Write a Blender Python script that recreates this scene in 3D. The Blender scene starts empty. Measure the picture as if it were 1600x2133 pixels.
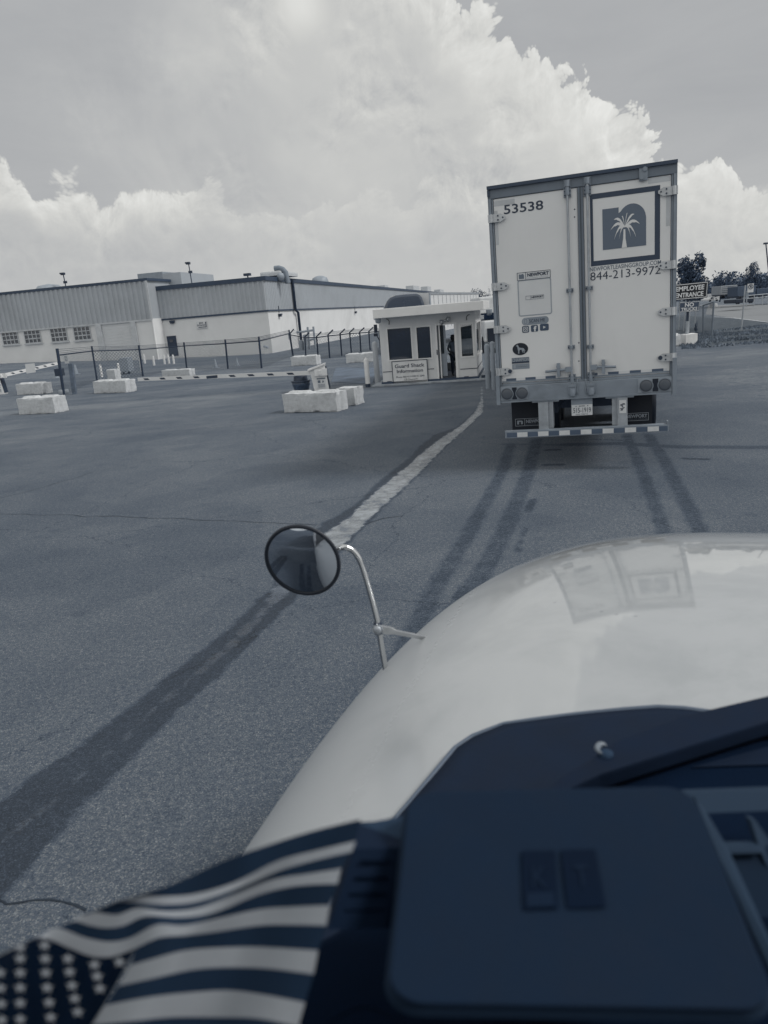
import bpy, bmesh, math, random
import numpy as np
from mathutils import Vector, Matrix, noise
random.seed(7)
scene = bpy.context.scene
col = scene.collection
R = math.radians
# ------------------------------------------------------------------ camera
F = 1530.0; TH = R(15.1); RO = R(4.7); CAMZ = 2.5
Vh = Vector((1, 0, 0)); Vf = Vector((0, math.cos(TH), -math.sin(TH))); Vu = Vector((0, math.sin(TH), math.cos(TH)))
CX = Vh*math.cos(RO) - Vu*math.sin(RO); CY = Vh*math.sin(RO) + Vu*math.cos(RO)
CAM = Vector((0, 0, CAMZ))
cd = bpy.data.cameras.new('camera'); cam = bpy.data.objects.new('camera', cd); col.objects.link(cam)
cam.matrix_world = Matrix(((CX.x, CY.x, -Vf.x, 0), (CX.y, CY.y, -Vf.y, 0), (CX.z, CY.z, -Vf.z, CAMZ), (0, 0, 0, 1)))
cd.sensor_fit = 'VERTICAL'; cd.sensor_height = 36.0; cd.lens = 36.0*F/2133.0
cd.clip_start = 0.05; cd.clip_end = 4000
cd.dof.use_dof = True; cd.dof.focus_distance = 14.0; cd.dof.aperture_fstop = cd.lens/5.4
scene.camera = cam
scene.render.resolution_x = 768; scene.render.resolution_y = 1024
scene.view_settings.view_transform = 'Standard'; scene.view_settings.look = 'None'
scene.view_settings.exposure = 0.0; scene.view_settings.gamma = 1.0
# directions and points read off the photograph (1600 x 2133 pixels)
def ray(px, py): return CX*(px-800) + CY*(1066.5-py) + Vf*F
def G(px, py, z=0.0):
    d = ray(px, py); return CAM + d*((z-CAMZ)/d.z)
def DY(px, py, Y):
    d = ray(px, py); return CAM + d*(Y/d.y)
def onplane(px, py, p0, n):
    d = ray(px, py); return CAM + d*((p0-CAM).dot(n)/d.dot(n))
def azel(px, py):
    d = ray(px, py).normalized(); return math.degrees(math.atan2(d.x, d.y)), math.degrees(math.asin(d.z))
# ------------------------------------------------------------------ sun and sky
SUN_AZ, SUN_EL = R(102), R(46)
sd = bpy.data.lights.new('sun', 'SUN'); sd.energy = 1.7; sd.angle = R(13); sd.color = (1.0, 0.985, 0.955)
sun = bpy.data.objects.new('sun', sd); col.objects.link(sun)
sv = Vector((math.sin(SUN_AZ)*math.cos(SUN_EL), math.cos(SUN_AZ)*math.cos(SUN_EL), math.sin(SUN_EL)))
sun.rotation_euler = sv.to_track_quat('Z', 'Y').to_euler()
world = bpy.data.worlds.new('World'); scene.world = world; world.use_nodes = True
wt = world.node_tree; wt.nodes.clear()
class NB:
    def __init__(s, nt): s.t = nt; s.n = nt.nodes; s.l = nt.links
    def put(s, inp, v):
        if v is None: return
        if isinstance(v, bpy.types.NodeSocket): s.l.new(v, inp)
        else:
            if inp.type == 'RGBA' and len(v) == 3: v = (*v, 1)
            inp.default_value = v
    def m(s, op, a, b=None, c=None, clamp=False):
        n = s.n.new('ShaderNodeMath'); n.operation = op; n.use_clamp = clamp
        for i, v in enumerate((a, b, c)): s.put(n.inputs[i], v)
        return n.outputs[0]
    def ss(s, v, lo, hi, a=0.0, b=1.0):
        n = s.n.new('ShaderNodeMapRange'); n.interpolation_type = 'SMOOTHSTEP'
        for i, x in enumerate((v, lo, hi, a, b)): s.put(n.inputs[i], x)
        return n.outputs[0]
    def lin(s, v, lo, hi, a=0.0, b=1.0):
        n = s.n.new('ShaderNodeMapRange'); n.clamp = True
        for i, x in enumerate((v, lo, hi, a, b)): s.put(n.inputs[i], x)
        return n.outputs[0]
    def xyz(s, x, y, z=0.0):
        n = s.n.new('ShaderNodeCombineXYZ')
        for i, v in enumerate((x, y, z)): s.put(n.inputs[i], v)
        return n.outputs[0]
    def mix(s, f, a, b):
        n = s.n.new('ShaderNodeMix'); n.data_type = 'RGBA'
        s.put(n.inputs[0], f); s.put(n.inputs[6], a); s.put(n.inputs[7], b); return n.outputs[2]
    def noise(s, vec, scale, detail=4, rough=.55, dist=0.0, dim='3D'):
        n = s.n.new('ShaderNodeTexNoise'); n.noise_dimensions = dim
        s.put(n.inputs['Vector'], vec); n.inputs['Scale'].default_value = scale; n.inputs['Detail'].default_value = detail
        n.inputs['Roughness'].default_value = rough; n.inputs['Distortion'].default_value = dist
        return n.outputs[0]
    def voro(s, vec, scale, feature='F1', rnd=1.0, dim='3D', detail=0.0, out=0):
        n = s.n.new('ShaderNodeTexVoronoi'); n.feature = feature; n.voronoi_dimensions = dim
        s.put(n.inputs['Vector'], vec); n.inputs['Scale'].default_value = scale; n.inputs['Randomness'].default_value = rnd
        if 'Detail' in n.inputs: n.inputs['Detail'].default_value = detail
        return n.outputs[out]
    def curve(s, v, pts):
        n = s.n.new('ShaderNodeFloatCurve'); c = n.mapping.curves[0]
        pts = sorted(pts)
        c.points[0].location = pts[0]; c.points[1].location = pts[-1]
        for p in pts[1:-1]: c.points.new(*p)
        for p in c.points: p.handle_type = 'VECTOR'
        n.mapping.extend = 'HORIZONTAL'; n.mapping.update(); s.put(n.inputs['Value'], v); return n.outputs[0]
W = NB(wt)
out = wt.nodes.new('ShaderNodeOutputWorld'); bg = wt.nodes.new('ShaderNodeBackground')
bg.inputs[1].default_value = 0.1; wt.links.new(bg.outputs[0], out.inputs[0])
sky = wt.nodes.new('ShaderNodeTexSky'); sky.sky_type = 'NISHITA'; sky.sun_disc = False
sky.sun_elevation = SUN_EL; sky.sun_rotation = SUN_AZ; sky.dust_density = 3.0
bw = wt.nodes.new('ShaderNodeRGBToBW'); wt.links.new(sky.outputs[0], bw.inputs[0])
tc = wt.nodes.new('ShaderNodeTexCoord'); sep = wt.nodes.new('ShaderNodeSeparateXYZ'); wt.links.new(tc.outputs['Generated'], sep.inputs[0])
az = W.m('MULTIPLY', W.m('ARCTAN2', sep.outputs[0], sep.outputs[1]), 57.2958)
el = W.m('MULTIPLY', W.m('ARCSINE', W.m('MAXIMUM', W.m('MINIMUM', sep.outputs[2], 1.0), -1.0)), 57.2958)
ae = W.xyz(az, el)
# lumps of cumulus: rounded cells at several sizes, each row (cell size, weight)
def wadd(v, off):
    n = wt.nodes.new('ShaderNodeVectorMath'); n.operation = 'ADD'; W.put(n.inputs[0], v); W.put(n.inputs[1], off); return n.outputs[0]
w1 = W.noise(ae, .20, 1.5, .45); w2 = W.noise(wadd(ae, (31, 17, 0)), .20, 1.5, .45)
warp = W.xyz(W.m('MULTIPLY', W.m('SUBTRACT', w1, .5), 3.2), W.m('MULTIPLY', W.m('SUBTRACT', w2, .5), 3.2))
def lumps(vec, cells=((.22, .50), (.50, .30), (1.1, .17), (2.4, .10), (5.0, .05))):
    v = wadd(vec, warp); s = None
    for sc, a in cells:
        d = W.voro(v, sc, 'SMOOTH_F1' if sc < 3 else 'F1', dim='2D')
        t = W.m('MULTIPLY', W.m('SUBTRACT', 1.0, W.m('MULTIPLY', d, d)), a)
        s = t if s is None else W.m('ADD', s, t)
    return s
L0 = lumps(ae); L1 = lumps(wadd(ae, (.30, .55, 0)))
relief = W.m('SUBTRACT', L0, L1)
azn = W.m('DIVIDE', W.m('ADD', az, 90), 180)
def ridge(pixels, extra=()):
    pts = [azel(*p) for p in pixels] + list(extra)
    return W.m('MULTIPLY', W.curve(azn, [((a+90)/180, max(0, e)/60) for a, e in pts]), 60)
rA = ridge([(950, 5), (975, 55), (1062, 85), (1085, 165), (1160, 185), (1225, 205), (1262, 265), (1330, 280), (1362, 335), (1410, 350), (1520, 368), (1545, 425), (1600, 440)],
           [(-90, 36), (-40, 40), (-20, 42), (-4, 36), (2.5, 26), (45, 7), (60, 12), (75, 20), (90, 16)])
rB = ridge([(0, 350), (45, 365), (64, 405), (110, 392), (165, 392), (200, 415), (240, 440), (265, 415), (335, 408), (400, 398), (455, 405), (480, 440), (520, 448), (640, 470), (700, 430), (790, 415), (850, 440), (880, 380), (960, 370), (1000, 430)],
           [(-90, 10), (-60, 12), (-38, 9), (20, 5), (45, 6), (90, 8)])
tA = W.m('SUBTRACT', rA, el); tB = W.m('SUBTRACT', rB, el)
bil = W.m('MULTIPLY', W.m('SUBTRACT', L0, .82), 9.0)
tAn = W.m('ADD', tA, bil); tBn = W.m('ADD', tB, W.m('MULTIPLY', bil, .7))
soft = W.noise(ae, .07, 5, .55, .6); soft2 = W.noise(W.xyz(W.m('MULTIPLY', az, .30), el), .30, 5, .6, .4)
maskA = W.ss(tAn, -.05, .35)
left = W.m('ADD', az, W.m('MULTIPLY', el, .25))
leftm = W.ss(W.m('ADD', left, W.m('MULTIPLY', W.m('SUBTRACT', soft, .5), 30)), -17, 0)
maskB = W.ss(tBn, -.05, .5)
rimA = W.ss(tAn, .5, 8.5, 1.0, 0.0)
rimB = W.ss(tBn, .3, 4.5, 1.0, 0.0)
patch = W.ss(soft, .42, .66)
det = W.ss(W.noise(wadd(ae, (9, 5, 0)), .12, 4, .55), .42, .60)          # where the billows stand out
vA = W.m('ADD', 5.45, W.m('ADD', W.m('MULTIPLY', rimA, 1.45), W.m('ADD', W.m('MULTIPLY', relief, W.m('ADD', W.m('MULTIPLY', det, 4.6), W.m('MULTIPLY', rimA, 5.5))), W.m('MULTIPLY', patch, .5))))
vB = W.m('ADD', 5.0, W.m('ADD', W.m('MULTIPLY', rimB, 1.7), W.m('MULTIPLY', relief, W.m('ADD', 2.0, W.m('MULTIPLY', rimB, 6.5)))))
skyv = W.m('ADD', 4.1, W.m('ADD', W.m('MULTIPLY', W.m('MINIMUM', bw.outputs[0], 8.0), .06), W.ss(el, 12, 0, 0, 1.0)))
skyv = W.m('ADD', skyv, W.m('MULTIPLY', W.m('SUBTRACT', soft2, .5), .9))
skyv = W.m('ADD', skyv, W.ss(az, -8, -30, 0, .1))
def fmix(f, a, b): return W.m('ADD', a, W.m('MULTIPLY', f, W.m('SUBTRACT', b, a)))
low = W.ss(el, 2, 10)           # the foot of the big cloud melts into the murk
fA = W.m('MULTIPLY', W.m('MULTIPLY', maskA, leftm), W.m('ADD', .55, W.m('MULTIPLY', low, .45)))
val = fmix(fA, skyv, vA)
fB = W.m('MULTIPLY', maskB, W.ss(az, 14, 2, .2, W.ss(az, -8, -14, .28, 1.0)))
fB = W.m('MULTIPLY', fB, W.ss(el, .3, 6, .3, 1.0))
val = fmix(fB, val, vB)
# the brightest spot, where the sun-lit top of the cloud burns out
sa, se = azel(622, 8)
dsp = W.m('SQRT', W.m('ADD', W.m('POWER', W.m('SUBTRACT', az, sa), 2.0), W.m('POWER', W.m('SUBTRACT', el, se), 2.0)))
val = W.m('ADD', val, W.ss(dsp, 2.6, .2, 0, 1.4))
# overhead and behind, unseen broken cloud, brightened behind to fill the camera-facing fronts
beh = W.ss(sep.outputs[1], .25, -.35)
up = W.ss(el, 24, 60)
val = fmix(W.m('MAXIMUM', beh, up), val, W.m('ADD', W.m('ADD', 4.9, W.m('MULTIPLY', beh, 1.9)), W.m('MULTIPLY', W.ss(W.noise(tc.outputs['Generated'], 2.2, 6, .55), .4, .62), 2.4)))
val = W.m('MULTIPLY', val, W.ss(el, -1.5, 0, .3, 1.0))
tint = W.mix(W.ss(val, 3.0, 6.6), (.955, .99, 1.045), (1.0, 1.005, .975))
vm = wt.nodes.new('ShaderNodeVectorMath'); vm.operation = 'SCALE'; wt.links.new(tint, vm.inputs[0]); wt.links.new(val, vm.inputs[3])
wt.links.new(vm.outputs[0], bg.inputs[0])
# ------------------------------------------------------------------ materials
MATS = {}
def duo(v):
    """photo's toning: neutral whites, blues in the darks; v is the albedo"""
    xs_ = (.01, .05, .16, .45, .75)
    r_ = float(np.interp(v, xs_, (.50, .60, .82, .95, 1.0))); b_ = float(np.interp(v, xs_, (2.1, 1.75, 1.24, 1.06, 1.0)))
    return (v*r_, v, v*b_)
def mat(name, v, rough=.6, metal=0.0, mott=.12, scale=3.0, bump=0.0, bscale=40.0, coat=0.0, spec=.5, dirt=0.0, rvar=.08):
    if name in MATS: return MATS[name]
    m = bpy.data.materials.new(name); m.use_nodes = True; nt = m.node_tree; N = NB(nt)
    b = nt.nodes['Principled BSDF']; c = duo(v) if not isinstance(v, tuple) else v
    t = nt.nodes.new('ShaderNodeTexCoord'); o = t.outputs['Object']
    n = N.noise(o, scale, 6, .6)
    k = N.lin(n, .3, .7, 1-mott, 1+mott)
    if dirt:
        n2 = N.noise(o, scale*.35, 8, .7, .5)
        k = N.m('MULTIPLY', k, N.ss(n2, .48, .7, 1.0, 1-dirt))
    s = nt.nodes.new('ShaderNodeVectorMath'); s.operation = 'SCALE'; s.inputs[0].default_value = c; nt.links.new(k, s.inputs[3])
    nt.links.new(s.outputs[0], b.inputs['Base Color'])
    N.put(b.inputs['Roughness'], N.lin(n, .3, .7, max(.02, rough-rvar), min(1, rough+rvar)))
    b.inputs['Metallic'].default_value = metal
    b.inputs['Specular IOR Level'].default_value = spec
    if coat: b.inputs['Coat Weight'].default_value = coat; b.inputs['Coat Roughness'].default_value = .03
    if bump:
        bn = nt.nodes.new('ShaderNodeBump'); bn.inputs['Strength'].default_value = bump; bn.inputs['Distance'].default_value = .02
        nt.links.new(N.noise(o, bscale, 5, .6), bn.inputs['Height']); nt.links.new(bn.outputs[0], b.inputs['Normal'])
    MATS[name] = m; return m
M_white = mat('white_paint', .70, .38, mott=.04, dirt=.08, coat=.3)
M_trl = mat('trailer_door_white', .70, .45, mott=.03, scale=1.2, dirt=.07)
M_grey = mat('grey_paint', .30, .5); M_alu = mat('brushed_metal', .42, .36, .85, mott=.10, scale=9)
M_galv = mat('galvanised_steel', .40, .5, .5, mott=.15, scale=8, dirt=.2)
M_rail = mat('grey_painted_steel', .25, .5, .0, mott=.12, scale=4, dirt=.2)
M_hinge = mat('hinge_steel', .52, .45, .3, mott=.1, scale=14, dirt=.2)
M_dark = mat('dark_steel', .035, .5); M_black = mat('black_rubber', .013, .75, mott=.2)
M_ink = mat('dark_ink', .032, .5, mott=.03); M_ink2 = mat('mid_grey_ink', .15, .5, mott=.03); M_ink3 = mat('pale_grey_ink', .33, .5, mott=.03)
M_sticker = mat('sticker_white', .62, .5, mott=.04)
M_conc = mat('concrete', .55, .9, mott=.12, scale=9, bump=.8, bscale=26, dirt=.20)
M_conc2 = mat('old_concrete', .36, .9, mott=.2, scale=4, bump=.6, bscale=30, dirt=.35)
M_tape_d = mat('dark_reflective_tape', .10, .4, mott=.1); M_tape_l = mat('light_reflective_tape', .62, .35, mott=.08, scale=20)
M_lens = mat('tail_lamp_lens', (.075, .088, .11), .5, coat=.2, mott=.1)
M_glassd = mat('dark_window_glass', .022, .06, spec=.8, mott=.25, scale=1.5, coat=.5, rvar=.02)
M_plastic = mat('dark_plastic', (.0088, .0205, .044), .85, spec=.12, mott=.06, scale=30, bump=.15, bscale=600)
M_plastic2 = mat('grey_plastic', (.022, .045, .085), .8, spec=.15, mott=.06, scale=30)
M_dash = mat('black_dashboard', (.0025, .0095, .027), .9, spec=.06, mott=.2, bump=.2, bscale=300)
M_chrome = mat('chrome', .62, .16, 1.0, mott=.12, scale=25, rvar=.08)
M_pole = mat('weathered_dark_pole', .07, .6, mott=.3, scale=12)
M_bark = mat('bark', .05, .9)
# ------------------------------------------------------------------ mesh helpers
class MB:
    def __init__(s): s.v = []; s.f = []; s.m = []; s.mi = 0; s.sm = []
    def add(s, vs, fs, smooth=False):
        o = len(s.v); s.v += [tuple(x) for x in vs]
        for f in fs: s.f.append(tuple(i+o for i in f)); s.m.append(s.mi); s.sm.append(smooth)
    def box(s, x0, x1, y0, y1, z0, z1, M=None):
        vs = [Vector((x, y, z)) for z in (z0, z1) for y in (y0, y1) for x in (x0, x1)]
        if M: vs = [M @ v for v in vs]
        s.add(vs, [(0, 2, 3, 1), (4, 5, 7, 6), (0, 1, 5, 4), (2, 6, 7, 3), (0, 4, 6, 2), (1, 3, 7, 5)])
        return s
    def prism(s, pts, d):
        """pts: 3D polygon, d: extrusion vector"""
        pts = [Vector(p) for p in pts]; d = Vector(d); n = len(pts)
        s.add(pts + [p+d for p in pts], [tuple(range(n)), tuple(range(2*n-1, n-1, -1))] + [(i, i+n, (i+1) % n+n, (i+1) % n) for i in range(n)])
        return s
    def tube(s, pts, r, n=8, caps=True):
        pts = [Vector(p) for p in pts]; rs = r if isinstance(r, (list, tuple)) else [r]*len(pts)
        rings = []; t0 = (pts[1]-pts[0]).normalized(); a = t0.orthogonal().normalized()
        for i, p in enumerate(pts):
            t = ((pts[min(i+1, len(pts)-1)]-pts[max(i-1, 0)])).normalized()
            a = (a - t*a.dot(t)).normalized(); b = t.cross(a)
            rings.append([p + (a*math.cos(2*math.pi*k/n)+b*math.sin(2*math.pi*k/n))*rs[i] for k in range(n)])
        vs = [v for g in rings for v in g]
        fs = [(i*n+k, i*n+(k+1) % n, (i+1)*n+(k+1) % n, (i+1)*n+k) for i in range(len(pts)-1) for k in range(n)]
        s.add(vs, fs, True)
        if caps: s.add(rings[0], [tuple(range(n))[::-1]]); s.add(rings[-1], [tuple(range(n))])
        return s
    def lathe(s, prof, c, n=20, axis='z'):
        """prof: list of (r, h)"""
        c = Vector(c); vs = []
        for r, h in prof:
            for k in range(n):
                a = 2*math.pi*k/n; x, y = r*math.cos(a), r*math.sin(a)
                vs.append(c + (Vector((x, y, h)) if axis == 'z' else Vector((x, h, y)) if axis == 'y' else Vector((h, x, y))))
        fs = [(i*n+k, i*n+(k+1) % n, (i+1)*n+(k+1) % n, (i+1)*n+k) for i in range(len(prof)-1) for k in range(n)]
        s.add(vs, fs, True)
        if prof[0][0] > 1e-4: s.add(vs[:n], [tuple(range(n))[::-1]])
        if prof[-1][0] > 1e-4: s.add(vs[-n:], [tuple(range(n))])
        return s
    def grid(s, rows, smooth=True):
        n = len(rows[0]); vs = [v for r in rows for v in r]
        s.add(vs, [(i*n+k, i*n+k+1, (i+1)*n+k+1, (i+1)*n+k) for i in range(len(rows)-1) for k in range(n-1)], smooth)
        return s
    def build(s, name, mats, parent=None, bevel=0, fixn=True):
        me = bpy.data.meshes.new(name); me.from_pydata(s.v, [], s.f)
        for m in (mats if isinstance(mats, (list, tuple)) else [mats]): me.materials.append(m)
        me.polygons.foreach_set('material_index', s.m); me.polygons.foreach_set('use_smooth', s.sm)
        if fixn:
            b = bmesh.new(); b.from_mesh(me); bmesh.ops.recalc_face_normals(b, faces=b.faces)
            if bevel: bmesh.ops.bevel(b, geom=[e for e in b.edges if len(e.link_faces) == 2 and e.calc_face_angle(0) > .6], offset=bevel, segments=2, profile=.6, affect='EDGES')
            b.to_mesh(me); b.free()
        o = bpy.data.objects.new(name, me); col.objects.link(o)
        if parent is not None: o.parent = parent
        return o
def tag(o, label=None, cat=None, group=None, kind=None):
    if label: o['label'] = label
    if cat: o['category'] = cat
    if group: o['group'] = group
    if kind: o['kind'] = kind
    return o
def thing(name, label, cat, loc=(0, 0, 0), rz=0.0, group=None):
    o = bpy.data.objects.new(name, None); col.objects.link(o); o.location = loc; o.rotation_euler = (0, 0, rz); o.empty_display_size = .2
    return tag(o, label, cat, group)
def loc_of(o): return Matrix.Translation(o.location) @ Matrix.Rotation(o.rotation_euler.z, 4, 'Z')
def copy_tree(o, parent=None):
    c = o.copy(); col.objects.link(c); c.parent = parent
    for ch in [x for x in bpy.data.objects if x.parent == o]: copy_tree(ch, c)
    return c
def text_mesh(body, x0, x1, z0, z1, y, depth=.002, bold=0.0, shear=0.0, flip=1):
    """letters fitted to a box in a local x-z plane at y (facing -y); returns an MB"""
    cu = bpy.data.curves.new('t', 'FONT'); cu.body = body; cu.size = 1; cu.extrude = 0; cu.offset = bold; cu.shear = shear; cu.align_x = 'CENTER'; cu.resolution_u = 3
    o = bpy.data.objects.new('t', cu); col.objects.link(o); dg = bpy.context.evaluated_depsgraph_get(); dg.update()
    me = bpy.data.meshes.new_from_object(o.evaluated_get(dg)); bpy.data.objects.remove(o); bpy.data.curves.remove(cu)
    xs = [v.co.x for v in me.vertices]; ys = [v.co.y for v in me.vertices]
    ax, bx, ay, by = min(xs), max(xs), min(ys), max(ys)
    mb = MB(); mb.add([Vector((x0+(v.co.x-ax)/(bx-ax)*(x1-x0), y, z0+(v.co.y-ay)/(by-ay)*(z1-z0))) for v in me.vertices], [tuple(p.vertices) for p in me.polygons])
    bpy.data.meshes.remove(me); return mb
def rrect(cx, cz, w, h, r, y, n=5):
    pts = []
    for sx, sz, a0 in ((1, 1, 0), (-1, 1, 90), (-1, -1, 180), (1, -1, 270)):
        for k in range(n+1):
            a = R(a0+90*k/n); pts.append(Vector((cx+sx*(w/2-r)+r*math.cos(a), y, cz+sz*(h/2-r)+r*math.sin(a))))
    return pts
# ------------------------------------------------------------------ ground
def sdist(P, poly):
    """signed distance of points P (N,2) to polygon, positive inside"""
    poly = np.array(poly); d = np.full(len(P), 1e9); ins = np.zeros(len(P), bool); n = len(poly)
    for i in range(n):
        a = poly[i]; b = poly[(i+1) % n]; e = b-a; w = P-a
        t = np.clip((w@e)/max(e@e, 1e-9), 0, 1); d = np.minimum(d, np.hypot(*(w-t[:, None]*e).T))
        c = ((a[1] <= P[:, 1]) != (b[1] <= P[:, 1]))
        with np.errstate(divide='ignore', invalid='ignore'): xi = a[0]+(P[:, 1]-a[1])/(b[1]-a[1])*e[0]
        ins ^= c & (P[:, 0] < xi)
    return np.where(ins, d, -d)
def pdist(P, line):
    line = np.array(line); d = np.full(len(P), 1e9)
    for a, b in zip(line[:-1], line[1:]):
        e = b-a; w = P-a; t = np.clip((w@e)/(e@e), 0, 1); d = np.minimum(d, np.hypot(*(w-t[:, None]*e).T))
    return d
g2 = lambda pts: [tuple(G(*p)[:2]) for p in pts]
def gz(x, y):
    s = lambda t: (lambda u: u*u*(3-2*u))(min(1, max(0, t)))
    return .95*s((-x-8)/30)*s((y-44)/22)
xs = np.concatenate([[-900, -400, -200, -120, -80], np.arange(-60, -14, 2.0), np.arange(-14, 12, .075), np.arange(12, 60, 2.0), [80, 120, 200, 400, 900]])
ys = np.concatenate([[-300, -100, -40, -20, -10, -4], np.arange(0, 16, .075), np.arange(16, 30, .12), np.arange(30, 110, 2.0), [130, 160, 220, 320, 500, 900, 1600]])
XX, YY = np.meshgrid(xs, ys); P2 = np.stack([XX.ravel(), YY.ravel()], 1)
ZZ = np.array([gz(x, y) if y > 40 else 0 for x, y in P2])
nx, ny = len(xs), len(ys)
idx = np.arange(nx*ny).reshape(ny, nx)
quads = np.stack([idx[:-1, :-1], idx[:-1, 1:], idx[1:, 1:], idx[1:, :-1]], -1).reshape(-1, 4)
me = bpy.data.meshes.new('ground'); me.vertices.add(nx*ny); me.vertices.foreach_set('co', np.column_stack([P2, ZZ]).ravel())
me.loops.add(quads.size); me.loops.foreach_set('vertex_index', quads.ravel()); me.polygons.add(len(quads))
me.polygons.foreach_set('loop_start', np.arange(0, quads.size, 4)); me.update(calc_edges=True)
Lft = [(-60, 1700), (0, 1664), (130, 1572), (250, 1490), (330, 1418), (450, 1330), (560, 1225), (610, 1140), (665, 1093), (740, 1050), (790, 1000), (850, 955), (878, 925), (905, 905), (950, 890), (985, 860), (1000, 835), (1000, 806)]
Rgt = [(-60, 1960), (0, 1872), (110, 1760), (200, 1660), (310, 1545), (400, 1462), (470, 1400), (550, 1315), (620, 1245), (680, 1185), (745, 1115), (800, 1060), (860, 1005), (930, 932), (985, 882), (1008, 858), (1008, 835), (1006, 806)]
LW, RW = np.array(g2(Lft)), np.array(g2(Rgt))
bk = (LW[0]-LW[3]+RW[0]-RW[3])/2; LW[0] = LW[0]; LW = np.vstack([LW[0]+bk*4, LW]); RW = np.vstack([RW[0]+bk*4, RW])
wet = sdist(P2, np.concatenate([LW, RW[::-1]]))
ta = np.array([.45]*6+[.42, .38, .34, .28, .22, .25, .28, .34, .40, .2, .1, .1, .1])[:, None]; tb = np.array([.55]*6+[.62, .7, .78, .85, .88, .9, .92, .94, .95, .95, .95, .95, .95])[:, None]
wat = sdist(P2, np.concatenate([LW+(RW-LW)*ta, (LW+(RW-LW)*tb)[::-1]]))
def track(pts, w):
    q = np.array(g2(pts))
    if len(q) > 4: q = np.vstack([q, q[-1]+(q[-1]-q[-3])*4])
    return w-pdist(P2, q)
trk = np.maximum.reduce([track([(1065, 925), (1045, 985), (1010, 1050), (965, 1130), (915, 1210), (870, 1300), (820, 1400)],   .088),
                         track([(1118, 915), (1100, 985), (1068, 1070), (1030, 1150), (985, 1225), (930, 1300)], .10),
                         track([(1305, 905), (1330, 960), (1352, 1020), (1385, 1112), (1420, 1200)], .08),
                         track([(1350, 905), (1385, 960), (1420, 1030), (1462, 1112), (1500, 1190)], .085)])
spl = np.maximum.reduce([track([(1142, 937), (1162, 937)], .10), track([(1140, 968), (1168, 968)], .11), track([(1112, 1040), (1100, 1065)], .08), track([(1095, 1100), (1075, 1150)], .05),
                         track([(968, 1225), (960, 1245)], .10), track([(1235, 915), (1300, 917)], .07), track([(1425, 955), (1470, 957)], .09)])
bnd = np.maximum(track([(1180, 926), (1290, 924), (1420, 931), (1640, 932)], .16), track([(1050, 925), (1180, 927)], .08)*.8)
drt = sdist(P2, g2([(1440, 790), (1500, 770), (1640, 750), (1640, 716), (1500, 722), (1405, 725), (1400, 700), (1640, 690), (1640, 800), (1640, 840), (1590, 826)]))
vrg = sdist(P2, g2([(1380, 722), (1440, 724), (1530, 716), (1640, 712), (1640, 674), (1560, 664), (1480, 660), (1380, 655)]))
for nm, a in (('wet', wet), ('water', wat), ('gravel', drt), ('track', trk), ('splash', spl), ('band', bnd), ('verge', vrg)):
    at = me.attributes.new(nm, 'FLOAT', 'POINT'); at.data.foreach_set('value', np.clip(a, -3, 3).astype(np.float32))
gm = bpy.data.materials.new('asphalt'); gm.use_nodes = True; nt = gm.node_tree; N = NB(nt); b = nt.nodes['Principled BSDF']
t = nt.nodes.new('ShaderNodeTexCoord'); o = t.outputs['Object']
def attr(nm):
    a = nt.nodes.new('ShaderNodeAttribute'); a.attribute_name = nm; return a.outputs['Fac']
def addv(s, *xs):
    for x in xs: s = N.m('ADD', s, x)
    return s
big = N.noise(o, .12, 5, .6, .8); mid = N.noise(o, .9, 6, .65); fine = N.noise(o, 26, 4, .7); grit = N.noise(o, 90, 2, .6); edge = N.noise(o, 3.2, 7, .72)
spk = N.voro(o, 170, 'F1')
spkv = nt.nodes.new('ShaderNodeTexVoronoi'); nt.links.new(o, spkv.inputs['Vector']); spkv.inputs['Scale'].default_value = 135
sc_ = nt.nodes.new('ShaderNodeSeparateColor'); nt.links.new(spkv.outputs['Color'], sc_.inputs[0])
stone = N.ss(sc_.outputs[0], .62, .98)
v = N.lin(big, .3, .7, .110, .158)
v = N.m('MULTIPLY', v, N.lin(mid, .3, .7, .88, 1.12)); v = N.m('MULTIPLY', v, N.lin(fine, .25, .75, .62, 1.38)); v = N.m('MULTIPLY', v, N.lin(grit, .25, .75, .6, 1.4))
v = N.m('MULTIPLY', v, N.lin(stone, 0, 1, .90, 1.65))
# streaks along the far lot: worn lighter strips and tar patches
strm = nt.nodes.new('ShaderNodeMapping'); nt.links.new(o, strm.inputs[0]); strm.inputs['Rotation'].default_value = (0, 0, -.12); strm.inputs['Scale'].default_value = (.05, .42, 1)
strk = N.noise(strm.outputs[0], 1.0, 6, .62, .3)
sy = nt.nodes.new('ShaderNodeSeparateXYZ'); nt.links.new(o, sy.inputs[0])
farf = N.ss(sy.outputs[1], 9, 30)
gvm = N.ss(N.m('ADD', attr('gravel'), N.m('MULTIPLY', N.m('SUBTRACT', edge, .5), 3.0)), -.4, .8)
v = N.m('MULTIPLY', v, N.m('ADD', 1.0, N.m('MULTIPLY', gvm, N.lin(N.noise(o, 5, 6, .8), .35, .65, -.15, .55))))
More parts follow.
